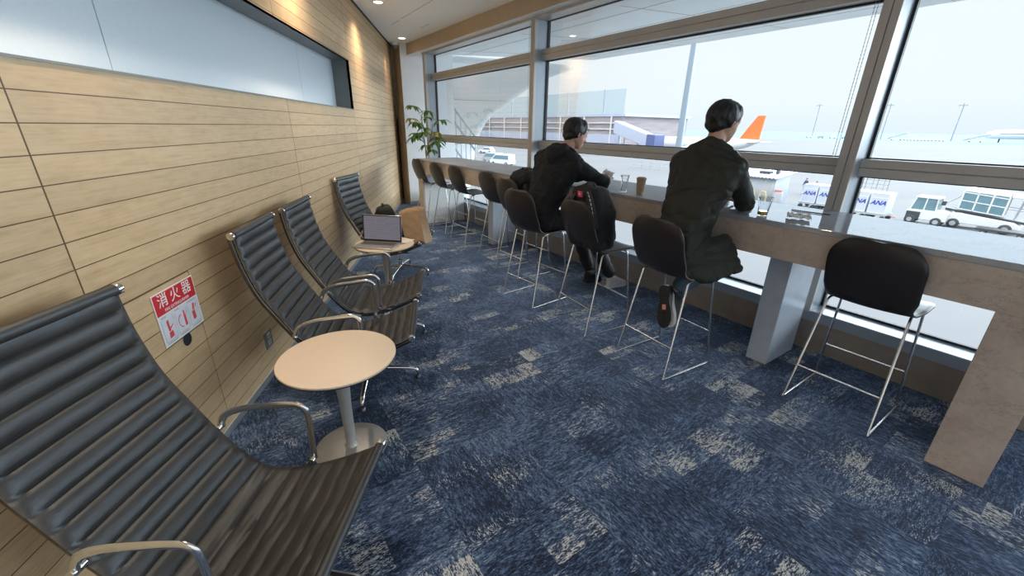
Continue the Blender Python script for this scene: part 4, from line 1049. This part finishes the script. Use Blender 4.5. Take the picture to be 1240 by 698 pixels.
mb = MB(); mb.hull([(P1+Vector((a, 0, b)), .2) for a in (-2, 2) for b in (-1.7, 1.7)] + [(P1+Vector((a, -2.4, b)), .2) for a in (-2, 2) for b in (-1.7, 1.5)], 1); mb.build('cab', 'bridge_blue', jb, angle=30)
for u, z in ((82, -2.2), (89, -.6)):
    for a in (-1.2, 1.2):
        mb = MB(); mb.tube([(100+a, u, GZ), (100+a, u, z)], .22, 8); mb.build('leg', 'grey_ext', jb)
# light masts
def mast(label, u, v, top, r, arms=True, far=True):
    o = thing('light_mast', label, 'light mast', wu(u, v, GZ), TH, None)
    mb = MB(); mb.tube([(0, 0, 0), (0, 0, top-GZ)], [r*1.25, r*.8], 10); mb.build('pole', 'mast', o)
    mb = MB(); mb.lathe([(0, 0), (r*2, 0), (r*2, .3), (r*1.3, .5), (0, .5)], 12); mb.build('footing', 'grey_ext', o)
    mb = MB(); mb.box(-.5, .5, -3.2, 3.2, top-GZ-.4, top-GZ); mb.box(-.5, .5, -.4, .4, top-GZ, top-GZ+1.2); mb.build('crossarm', 'mast', o, smooth=False)
    for k in range(6):
        mb = MB(); mb.box(-1.1, -.4, -3.2+k*1.16, -2.4+k*1.16, top-GZ-.9, top-GZ-.2); mb.build('floodlight', 'grey_ext', o, smooth=False)
    return o
# ================================================================== OUTSIDE: aircraft
def aircraft(label, u, v, rot, L, tail_mat, stripe=None):
    a = thing('airplane', label, 'airplane', wu(u, v, GZ), TH+rot)
    R_ = L*.053; zc = 3.4*L/37
    prof = [(-.5, .12, .75), (-.47, .30, .62), (-.40, .62, .34), (-.28, .95, .06), (-.15, 1, 0), (.35, 1, 0), (.42, .90, -.06), (.46, .72, -.14), (.49, .40, -.26), (.5, .10, -.32)]
    mb = MB(); mb.grid(lambda s_, t: (lambda q: (0+q[1]*R_*math.sin(t*2*PI), q[0]*L, zc+q[2]*R_+q[1]*R_*math.cos(t*2*PI)))(prof[min(9, int(round(s_*9)))]), 9, 20)
    bmesh.ops.remove_doubles(mb.bm, verts=mb.bm.verts, dist=.01); mb.build('fuselage', 'white_ext', a, angle=60)
    for s_ in (-1, 1):
        mb = MB(); mb.prism([(s_*R_*.6, .10*L), (s_*R_*.6, -.06*L), (s_*.46*L, -.14*L), (s_*.46*L, -.105*L)], 'z', zc-.5*R_, zc-.35*R_); mb.build('wing', 'grey_ext', a, smooth=False)
        mb = MB(); mb.prism([(s_*R_*.3, -.40*L), (s_*R_*.3, -.48*L), (s_*.17*L, -.505*L), (s_*.17*L, -.475*L)], 'z', zc+.55*R_, zc+.62*R_); mb.build('tailplane', 'white_ext', a, smooth=False)
        mb = MB(); x = s_*.155*L; mb.tube([(x, .10*L, zc-.95*R_), (x, .085*L, zc-.95*R_), (x, .02*L, zc-.9*R_), (x, -.02*L, zc-.88*R_)], [.5*R_, .56*R_, .46*R_, .25*R_], 14); mb.build('engine', 'grey_ext', a)
        mb = MB(); mb.tube([(s_*R_, -.02*L, 0), (s_*R_, -.02*L, zc-.5*R_)], .18*R_, 8); mb.lathe([(0, -.25), (.5, -.25), (.5, .25), (0, .25)], 14, mat=T4(s_*R_, -.02*L, .5) @ R4(PI/2, 'Y')); mb.build('main_gear', 'dark_ext', a)
    mb = MB(); mb.prism([(-.33*L, zc+.9*R_), (-.485*L, zc+.75*R_), (-.50*L, zc+.22*L), (-.445*L, zc+.22*L)], 'x', -.12*R_, .12*R_); mb.build('tail_fin', tail_mat, a, smooth=False)
    mb = MB(); mb.tube([(0, .36*L, 0), (0, .36*L, zc-.8*R_)], .14*R_, 8); mb.build('nose_gear', 'dark_ext', a)
    if stripe:
        for s_ in (-1, 1):
            mb = MB(); mb.box(s_*R_*.98-.03, s_*R_*.98+.04, -.30*L, .36*L, zc-.06*R_, zc+.22*R_); mb.build('cheatline', stripe, a, smooth=False)
    return a
mast('tall blue grey light mast rising past the roof eave behind the olive jacket', 27.8, 40, 16, .30)
FV = 560
for k, (r_, top, lab) in enumerate(((.3925, 29, 'far light mast left of the right window mullion'), (.2815, 27.5, 'far light mast just right of the right window mullion'), (.1888, 26, 'rightmost far light mast on the apron'))):
    mast(lab, FV*r_, FV, top, .42)['group'] = 'far light masts'
aircraft('white jet with an orange tail parked across the apron behind the olive jacket', 71, 112, 0, 32, 'orange')
aircraft('white airliner parked far off at the right edge of the photo', 52, FV+22, 0, 75, 'logo_blue', 'logo_blue')
def stair_truck(label, u, v, s_=1.):
    a = thing('stair_truck', label, 'stair truck', wu(u, v, GZ), TH, 'mobile boarding stairs')
    mb = MB(); mb.box(-1.4, 1.4, -4*s_, 5*s_, .5, 1.3); mb.build('chassis', 'white_ext', a, smooth=False)
    mb = MB(); mb.box(-1.3, 1.3, 4.2*s_, 6.2*s_, .6, 2.6); mb.build('cab', 'white_ext', a, smooth=False, bevel=.1)
    mb = MB(); mb.prism([(7*s_, 1.0), (7*s_, 1.9), (-5*s_, 6.6), (-7*s_, 6.6), (-7*s_, 5.7), (-5*s_, 5.7)], 'x', -1.3, 1.3); mb.build('stairs', 'grey_ext', a, smooth=False)
    mb = MB(); mb.prism([(7*s_, 2.6), (7*s_, 2.9), (-5*s_, 7.9), (-7*s_, 7.9), (-7*s_, 7.6), (-5*s_, 7.6)], 'x', -1.4, 1.4); mb.build('canopy', 'white_ext', a, smooth=False)
    for y in (-6, -2): 
        mb = MB(); mb.box(-1, -.8, y, y+.25, .9, 5.6 if y == -6 else 4.4); mb.build('prop', 'grey_ext', a, smooth=False)
    for y in (-3, 4):
        for x in (-1.3, 1.3):
            mb = MB(); mb.lathe([(0, -.2), (.5, -.2), (.5, .2), (0, .2)], 14, mat=T4(x, y, .5) @ R4(PI/2, 'Y')); mb.build('wheel', 'dark_ext', a)
stair_truck('boarding stairs truck beside the middle far light mast', .258*FV, FV)
stair_truck('boarding stairs truck parked against the far airliner', .160*FV, FV, 1.15)
# row of dollies and small vehicles far away
def service_truck(label, u, v, L=5., H=2.4, body='white_ext', group=None, cab=True):
    a = thing('service_truck', label, 'truck', wu(u, v, GZ), TH, group)
    mb = MB(); mb.box(-1.1, 1.1, -L/2, L/2-(1.8 if cab else 0), .6, H); mb.build('cargo_box', body, a, smooth=False, bevel=.08)
    if cab:
        mb = MB(); mb.prism([(L/2-1.7, .5), (L/2, .5), (L/2, 1.3), (L/2-.5, 2.1), (L/2-1.7, 2.1)], 'x', -1.05, 1.05); cb = mb.build('cab', 'white_ext', a, smooth=False, bevel=.08)
        mb = MB(); mb.prism([(L/2-1.5, 1.3), (L/2-.15, 1.3), (L/2-.6, 2.0), (L/2-1.5, 2.0)], 'x', -1.07, 1.07); mb.build('cab_window', 'ext_glass', cb, smooth=False)
    for y in (-L*.32, L*.3):
        for x in (-1.05, 1.05):
            mb = MB(); mb.lathe([(0, -.15), (.42, -.15), (.42, .15), (0, .15)], 14, mat=T4(x, y, .42) @ R4(PI/2, 'Y')); mb.build('wheel', 'dark_ext', a)
    return a
for k in range(6): service_truck('box cart in the far row between the light masts', (.243-.009*k)*FV, FV-6, 4.2, 2.3, 'white_ext', 'far row of carts', cab=False)
for k in range(6): service_truck('distant service truck left of the right window mullion', (.395-.0185*k)*FV, FV-4+k*3, 6.5, 2.2+.5*(k % 3), 'white_ext' if k % 2 == 0 else 'grey_ext', 'distant service trucks', cab=True)
# ULD containers on dollies
def container(label, u, v, rot=0):
    a = thing('cargo_container', label, 'cargo container', wu(u, v, GZ), TH+rot, 'cargo containers on dollies')
    W_, D_, Z0, Z1 = .58, .76, .55, 2.12
    mb = MB(); mb.prism([(-W_, Z0), (W_, Z0), (W_, Z1), (-W_, Z1)], 'x', -D_, D_); mb.build('shell', 'uld', a, smooth=False, bevel=.03)
    mb = MB()
    for y in (-W_, W_-.05): mb.box(-D_-.012, -D_, y, y+.05, Z0, Z1)
    for z in (Z0, Z1-.05, 1.72): mb.box(-D_-.012, -D_, -W_, W_, z, z+.05)
    mb.build('frame', 'white_ext', a, smooth=False)
    text_mesh('lettering', 'ANA', .46, 'logo_blue', a, (-D_-.014, .02, 1.36), (PI/2, 0, -PI/2), shear=.35, depth=.004, bold=.012)
    mb = MB(); mb.box(-.85, .85, -.66, .66, .40, .54); mb.build('dolly_deck', 'grey_ext', a, smooth=False)
    for y in (-.5, .5):
        for x in (-.75, .75):
            mb = MB(); mb.lathe([(0, -.06), (.19, -.06), (.19, .06), (0, .06)], 12, mat=T4(x, y, .19) @ R4(PI/2, 'Y')); mb.build('wheel', 'dark_ext', a)
    mb = MB(); mb.tube([(0, -.66, .40), (0, -1.1, .30)], .035, 6); mb.build('tow_bar', 'red_ext', a)
for u, v, lab in ((16.05, 44.2, 'blue grey cargo container, left one seen left of the right mullion'), (14.78, 44.2, 'blue grey cargo container partly hidden by the right mullion'),
                  (12.05, 43.1, 'blue grey cargo container just right of the right mullion'), (10.75, 43.1, 'blue grey cargo container nearest the white tow tractor')):
    container(lab, u, v)
def wheel(a, x, y, r, w=.1, mat='dark_ext'):
    mb = MB(); mb.lathe([(0, -w), (r*.85, -w), (r, -w*.7), (r, w*.7), (r*.85, w), (0, w)], 18, mat=T4(x, y, r) @ R4(PI/2, 'Y')); o = mb.build('wheel', mat, a)
    mb = MB(); mb.lathe([(0, -w-.01), (r*.5, -w-.01), (r*.5, w+.01), (0, w+.01)], 14, mat=T4(x, y, r) @ R4(PI/2, 'Y')); mb.build('hub', 'grey_ext', o)
# canopied baggage cart behind the containers
cart = thing('baggage_cart', 'white canopied baggage cart behind the cargo containers', 'cart', wu(15.9, 57.5, GZ), TH)
mb = MB(); mb.box(-.8, .8, -1.5, 1.5, .45, .58); mb.build('deck', 'grey_ext', cart, smooth=False)
mb = MB(); mb.box(-.9, .9, -1.8, 1.6, 2.15, 2.25); mb.build('canopy', 'white_ext', cart, smooth=False)
for y in (-1.45, -.5, .5, 1.45):
    for x in (-.75, .75):
        mb = MB(); mb.tube([(x, y, .55), (x, y, 2.2)], .035, 6); mb.build('post', 'grey_ext', cart)
mb = MB()
for z in (.95, 1.35, 1.75): mb.tube([(.75, -1.45, z), (.75, 1.45, z)], .02, 6)
mb.build('side_rails', 'grey_ext', cart)
for y in (-1, 1):
    for x in (-.6, .6): wheel(cart, x, y, .22)
# tow tractor
tug = thing('tow_tractor', 'white tow tractor with a glazed cab in front of the belt loader', 'tractor', wu(8.30, 44.3, GZ), TH)
mb = MB(); mb.prism([(.95, .35), (.95, 1.0), (.75, 1.08), (-1.35, 1.10), (-1.4, .95), (-1.4, .35)], 'x', -.72, .72); mb.build('body', 'white_ext', tug, smooth=False, bevel=.06)
mb = MB(); mb.prism([(.78, 1.08), (.58, 1.95), (-.62, 1.98), (-.68, 1.08)], 'x', -.62, .62); cb = mb.build('cab_glazing', 'ext_glass', tug, smooth=False)
mb = MB(); mb.box(-.70, .70, -.70, .66, 1.95, 2.06); mb.build('cab_roof', 'white_ext', tug, smooth=False, bevel=.03)
for a_, b_ in (((.78, 1.08), (.58, 1.97)), ((.0, 1.08), (-.02, 1.97)), ((-.68, 1.08), (-.62, 1.97))):
    for x in (-.64, .64):
        mb = MB(); mb.tube([(x, a_[0], a_[1]), (x, b_[0], b_[1])], .045, 6); mb.build('cab_pillar', 'white_ext', tug)
mb = MB(); mb.box(-.34, .1, -.2, .1, 1.1, 1.72); mb.build('driver_seat', 'dark_ext', tug, smooth=False, bevel=.05)
mb = MB(); mb.tube([(-.72, -.72, 1.55), (-.85, -.95, 1.7)], .02, 6); mb.box(-1.0, -.78, -1.12, -.9, 1.62, 1.92); mb.build('mirror', 'dark_ext', tug, smooth=False)
mb = MB(); mb.box(-.76, -.70, .1, .9, .36, .92); mb.build('grille', 'dark_ext', tug, smooth=False)
for y in (-.9, .6):
    for x in (-.68, .68): wheel(tug, x, y, .32, .13)
# covered belt loader
bl = thing('belt_loader', 'white belt loader with a windowed canopy at the right of the apron', 'belt loader', wu(5.35, 45.2, GZ), TH+.04)
mb = MB(); mb.prism([(2.0, .35), (2.0, .95), (1.2, 1.10), (-1.6, .82), (-2.0, .6), (-2.0, .35)], 'x', -.85, .85); mb.build('chassis', 'white_ext', bl, smooth=False, bevel=.06)
mb = MB(); mb.prism([(2.0, 1.18), (2.0, 1.34), (-2.6, .86), (-2.75, .74), (-2.6, .68)], 'x', -.5, .5); mb.build('conveyor', 'dark_ext', bl, smooth=False)
mb = MB()
arc = [(-.72+1.44*k/10, 2.35+.26*math.sin(PI*k/10)) for k in range(11)]
for (y0, dz0), (y1, dz1) in (((1.35, .32), (-.95, .16)), ((-1.0, .16), (-2.45, .02))):
    A = [mb.bm.verts.new((x, y0, z+dz0)) for x, z in arc]; B = [mb.bm.verts.new((x, y1, z+dz1)) for x, z in arc]
    for i in range(10): mb.bm.faces.new((A[i], A[i+1], B[i+1], B[i]))
mb.build('canopy', 'white_ext', bl, solid=.06)
for x in (-.72, .72):
    mb = MB(); mb.quad([(x, 1.30, 1.38), (x, -.92, 1.14), (x, -.92, 2.48), (x, 1.30, 2.66)]); mb.build('window_panel', 'ext_glass', bl, smooth=False, solid=.02)
    mb = MB()
    for k in range(4):
        y = 1.33-k*.76; mb.box(x-.03, x+.03, y-.045, y+.045, 1.38-.105*k*.76, 2.66-.07*k*.76)
    for z in (1.32, 1.92, 2.5):
        mb.prism([(1.37, z+.06), (1.37, z+.13), (-.97, z-.10), (-.97, z-.17)], 'x', x-.03, x+.03)
    mb.build('window_frame', 'white_ext', bl, smooth=False)
    for y, z0, z1 in ((-1.5, 1.0, 2.42), (-2.35, .9, 2.36)):
        mb = MB(); mb.tube([(x, y, z0), (x, y-.12, z1)], .035, 6); mb.build('canopy_post', 'grey_ext', bl)
    mb = MB(); mb.tube([(x, -1.0, 1.72), (x, -2.4, 1.62)], .025, 6); mb.build('side_rail', 'grey_ext', bl)
    mb = MB(); mb.tube([(x, -2.4, 2.34), (x, -3.1, 2.36), (x*.9, -3.15, 2.24), (x*.9, -2.5, 2.22)], .04, 6); mb.build('end_bar', 'grey_ext', bl)
    mb = MB(); mb.tube([(x, 1.3, 1.45), (x, 2.2, 1.5), (x, 1.4, 2.3)], .03, 6); mb.build('front_rail', 'grey_ext', bl)
for y in (-1.3, 1.3):
    for x in (-.8, .8): wheel(bl, x, y, .34, .13)
# dark dolly shape put where the belt loader's shadow falls
tr = thing('shadow_dolly', 'low dark dolly shape standing in for the shadow of the belt loader', 'dolly', wu(4.0, 43.2, GZ), TH+.05)
mb = MB(); mb.box(-.5, .5, -1.3, 1.2, .34, .46); mb.build('deck', 'dark_ext', tr, smooth=False)
for y in (-.9, .8):
    for x in (-.42, .42): wheel(tr, x, y, .17, .06)
mb = MB(); mb.tube([(0, 1.2, .36), (0, 2.0, .30)], .035, 6); mb.build('tow_bar', 'dark_ext', tr)
# shed with a corrugated roof
sh = thing('equipment_shed', 'grey shed with a corrugated metal roof on the apron', 'shed', wu(20.2, 41.6, GZ), TH)
def corr(y): return .045*math.sin(y*2*PI/.32)
mb = MB(); mb.grid(lambda a, b: (-1.55+3.3*a, -2.75+5.5*b, 2.62+.42*a+corr(b*5.5)), 4, 140); mb.build('roof', 'uld', sh, solid=.04)
mb = MB(); mb.grid(lambda a, b: (-1.2+.5*corr(b*4.9), -2.45+4.9*b, a*2.66), 2, 120); mb.build('front_wall', 'grey_ext', sh, solid=.03)
mb = MB(); mb.prism([(-1.15, 0), (1.5, 0), (1.5, 2.98), (-1.15, 2.62)], 'y', -2.45, 2.45); mb.build('walls', 'pier_pale', sh, smooth=False)
mb = MB(); mb.box(-.2, .5, -1.3, -.4, 2.86, 3.06); mb.box(.1, .5, -1.9, -1.7, 2.9, 3.2); mb.build('roof_unit', 'dark_ext', sh, smooth=False)
hs = thing('hose_stand', 'pale yellow hose hoops standing beside the shed', 'hose stand', wu(18.6, 39.7, GZ), TH)
for k, (y, r_) in enumerate(((.65, .22), (-.35, .26))):
    mb = MB(); mb.tube([(0, y-r_, .1), (0, y-r_*1.1, 1.0), (0, y-r_*.6, 1.45), (0, y+r_*.6, 1.5), (0, y+r_*1.1, 1.05), (0, y+r_, .1)], .07, 8); mb.build('hose_hoop', 'yellow_ext', hs)
mb = MB(); mb.box(-.35, .35, -1.1, 1.2, 0, .12); mb.build('base_plate', 'grey_ext', hs, smooth=False)
tk = thing('water_tank', 'small pale tank with a dark red lid beside the shed', 'tank', wu(17.35, 40.4, GZ), TH)
mb = MB(); mb.lathe([(0, .2), (.40, .2), (.42, .3), (.42, 1.35), (.36, 1.5), (0, 1.5)], 20); mb.build('drum', 'grey_ext', tk)
mb = MB(); mb.lathe([(0, 1.5), (.30, 1.5), (.30, 1.68), (0, 1.68)], 18); mb.build('lid', 'red_ext', tk)
mb = MB(); mb.box(-.6, .6, -1.2, .8, 0, .2); mb.build('skid', 'dark_ext', tk, smooth=False)
# barrier fence far left of the olive jacket
fn = thing('apron_fence', 'low pale fence on the apron between the two seated people', 'fence', wu(44, 62, GZ), TH)
mb = MB()
for z in (.45, 1.0): mb.box(-.03, .03, -8, 8, z, z+.07)
mb.build('fence_rail', 'grey_ext', fn, smooth=False)
for k in range(9):
    mb = MB(); mb.box(-.05, .05, -8+k*2-.05, -8+k*2+.05, 0, 1.35 if k % 3 else 1.9); mb.build('fence_post', 'grey_ext', fn, smooth=False)
# cars and van below the far window
def car(name, label, cat, u, v, rot, L=4.2, W_=1.7, Hh=1.5, van=False, body='white_ext'):
    a = thing(name, label, cat, wu(u, v, GZ), TH+rot)
    h1 = .85 if not van else 1.0
    prof = [(-L/2, .30), (-L/2, h1-.05), (-L/2+.15, h1)]
    if van: prof += [(-L/2+.15, Hh-.1), (-L/2+.3, Hh), (L/2-1.25, Hh), (L/2-.35, h1+.05), (L/2-.05, h1-.15), (L/2, .30)]
    else: prof += [(-L/2+.30, h1+.03), (-L/2+.75, Hh-.04), (-L/2+1.1, Hh), (L/2-1.75, Hh), (L/2-1.05, h1+.03), (L/2-.15, h1-.12), (L/2, .5), (L/2, .30)]
    mb = MB(); mb.prism(prof, 'x', -W_/2, W_/2); mb.build('car_body', body, a, smooth=False, bevel=.06)
    w = [(-L/2+.5, h1+.08), (-L/2+.85, Hh-.1), (L/2-1.8, Hh-.1), (L/2-1.25, h1+.08)] if not van else [(-L/2+.4, h1+.08), (-L/2+.4, Hh-.15), (L/2-1.35, Hh-.15), (L/2-.65, h1+.08)]
    mb = MB(); mb.prism(w, 'x', -W_/2-.02, W_/2+.02); mb.build('side_windows', 'ext_glass', a, smooth=False)
    mb = MB(); y0, y1 = (L/2-1.65, L/2-1.12) if not van else (L/2-1.2, L/2-.45)
    mb.quad([(-W_/2+.12, y0, Hh-.04), (W_/2-.12, y0, Hh-.04), (W_/2-.12, y1, h1+.09), (-W_/2+.12, y1, h1+.09)]); mb.build('windscreen', 'ext_glass', a, smooth=False, solid=.05)
    for y in (-L*.31, L*.31):
        for x in (-W_/2+.05, W_/2-.05): wheel(a, x, y, .31, .1)
car('car', 'white hatchback parked farther out beyond the far window', 'car', 97.5, 58.5, .5)
car('van', 'white van nearest the counter outside the far window', 'van', 65.5, 42.6, .35, 4.6, 1.75, 1.9, True)
car('van', 'pale grey van behind the nearest white van', 'van', 71.5, 44.2, .35, 4.4, 1.7, 1.8, True, 'grey_ext')
car('car', 'dark car at the back edge of the parked vehicles outside the far window', 'car', 106, 55, .2, 4.2, 1.7, 1.5, False, 'grey_ext')
def standing_person(label, u, v, rot, h=1.72, group=None, stoop=0):
    p = thing('person', label, 'person', wu(u, v, GZ), TH+rot, group); k = h/1.72
    mb = MB(); q = lambda x, y, z: Vector((x*k, y*k, z*k))
    hd = q(.02+stoop*.3, 0, 1.59-stoop*.12); m = head(mb, hd, 0, .1, k)
    ck = q(stoop*.16, 0, 1.22-stoop*.04)
    limb(mb, (hd-Vector((.02, 0, .07)), .05), (q(stoop*.25, 0, 1.44-stoop*.08), .055)); mb.hull([(ck+q(.0, .15, .14), .055), (ck+q(0, -.15, .14), .055), (ck, .11), (q(0, 0, 1.02), .12)]); mb.hull([(q(0, 0, 1.02), .12), (q(0, .07, .92), .10), (q(0, -.07, .92), .10)])
    for s_ in (-1, 1):
        limb(mb, (ck+q(0, s_*.18, .14), .052), (q(.03+stoop*.2, s_*.24, 1.14), .042), (q(.16+stoop*.2, s_*.21, .94), .03)); hand(mb, q(.16+stoop*.2, s_*.21, .93), (.25, 0, -1), (0, s_, 0), .4, -s_, k)
        limb(mb, (q(0, s_*.09, .90), .085), (q(.02, s_*.10, .48), .058), (q(-.02, s_*.11, .09), .042)); mb.hull([(q(-.04, s_*.11, .045), .042), (q(.16, s_*.12, .035), .034)])
    remeshed('body', mb, .014, 'skin', p, 2)
    mb = MB(); mb.hull([(ck+q(.0, .16, .15), .07), (ck+q(0, -.16, .15), .07), (ck, .13), (q(0, .04, 1.0), .135), (q(0, -.04, 1.0), .135)]); mb.hull([(q(0, .07, .92), .125), (q(0, -.07, .92), .125), (q(0, 0, 1.02), .13)])
    for s_ in (-1, 1):
        limb(mb, (ck+q(0, s_*.18, .14), .07), (q(.03+stoop*.2, s_*.24, 1.14), .058), (q(.15+stoop*.2, s_*.215, .97), .046))
        limb(mb, (q(0, s_*.09, .90), .105), (q(.02, s_*.10, .48), .078), (q(-.02, s_*.11, .11), .062))
    remeshed('uniform', mb, .016, 'navy_ext', p, 2)
    mb = MB(); mb.lathe([(0, .115), (.06, .105), (.09, .06), (.095, .03), (0, .03)], 18, mat=m); mb.build('cap', 'navy_ext', p)
standing_person('ground worker in navy standing left behind the cargo containers', 20.4, 53.6, 2.6, 1.75)
standing_person('stooping ground worker in navy behind the cargo containers', 18.9, 52.6, 2.9, 1.70, None, .6)
standing_person('left one of two ground workers standing outside the far window', 82.9, 45.1, 1.2, 1.75)
standing_person('right one of two ground workers standing outside the far window', 80.2, 44.6, -1.6, 1.70)
# ================================================================== LIGHT
w = bpy.data.worlds.new('World'); SC.world = w; w.use_nodes = True; nt = w.node_tree
bg = nt.nodes['Background']
sp = nt.nodes.new('ShaderNodeSeparateXYZ'); nt.links.new(nt.nodes.new('ShaderNodeTexCoord').outputs['Generated'], sp.inputs[0])
sky = ramp(nt, sp.outputs[2], [(0., (.59, .66, .71)), (.05, (.645, .695, .73)), (.22, (.655, .70, .73)), (.42, (1.0, 1.02, 1.05)), (1., (1.0, 1.02, 1.05))])
nt.links.new(sky, bg.inputs[0])
st_ = nt.nodes.new('ShaderNodeMapRange'); nt.links.new(sp.outputs[2], st_.inputs[0])
st_.inputs['From Min'].default_value = .26; st_.inputs['From Max'].default_value = .6; st_.inputs['To Min'].default_value = 1.; st_.inputs['To Max'].default_value = 2.2
nt.links.new(st_.outputs[0], bg.inputs[1])
SL = bpy.data.lights.new('sky_boost_sun', 'SUN'); SL.energy = 7.0; SL.angle = math.radians(80); SL.color = (.80, .91, 1)  # very wide sun lamp added to strengthen the skylight through the windows
so = bpy.data.objects.new('sky_boost_sun', SL); C.objects.link(so)
az = wu(-0.22, 1.0, 0).normalized(); el = math.radians(13)
so.rotation_euler = (Vector((az.x*math.cos(el), az.y*math.cos(el), math.sin(el)))).to_track_quat('Z', 'Y').to_euler()
# ================================================================== CAMERA
cd = bpy.data.cameras.new('camera'); co = bpy.data.objects.new('camera', cd); C.objects.link(co)
yaw, pit, rol, F = 0.12365433637074415, 0.3722327573193296, 0.016279462906929488, 499.75633810803185
f = Vector((math.sin(yaw)*math.cos(pit), math.cos(yaw)*math.cos(pit), -math.sin(pit)))
r = Vector((math.cos(yaw), -math.sin(yaw), 0)); u = r.cross(f)
r2 = math.cos(rol)*r + math.sin(rol)*u; u2 = -math.sin(rol)*r + math.cos(rol)*u
mt = Matrix((r2, u2, -f)).transposed().to_4x4(); mt.translation = (0, 0, CAM_H); co.matrix_world = mt
cd.sensor_width = 36; cd.sensor_fit = 'HORIZONTAL'; cd.lens = F/1240*36; cd.clip_start = .05; cd.clip_end = 12000
SC.camera = co
SC.view_settings.view_transform = 'Standard'; SC.view_settings.look = 'None'; SC.view_settings.gamma = 1; SC.view_settings.use_curve_mapping = False
SC.view_settings.exposure = 0.55
SC.cycles.max_bounces = 10; SC.cycles.transparent_max_bounces = 16; SC.cycles.diffuse_bounces = 5
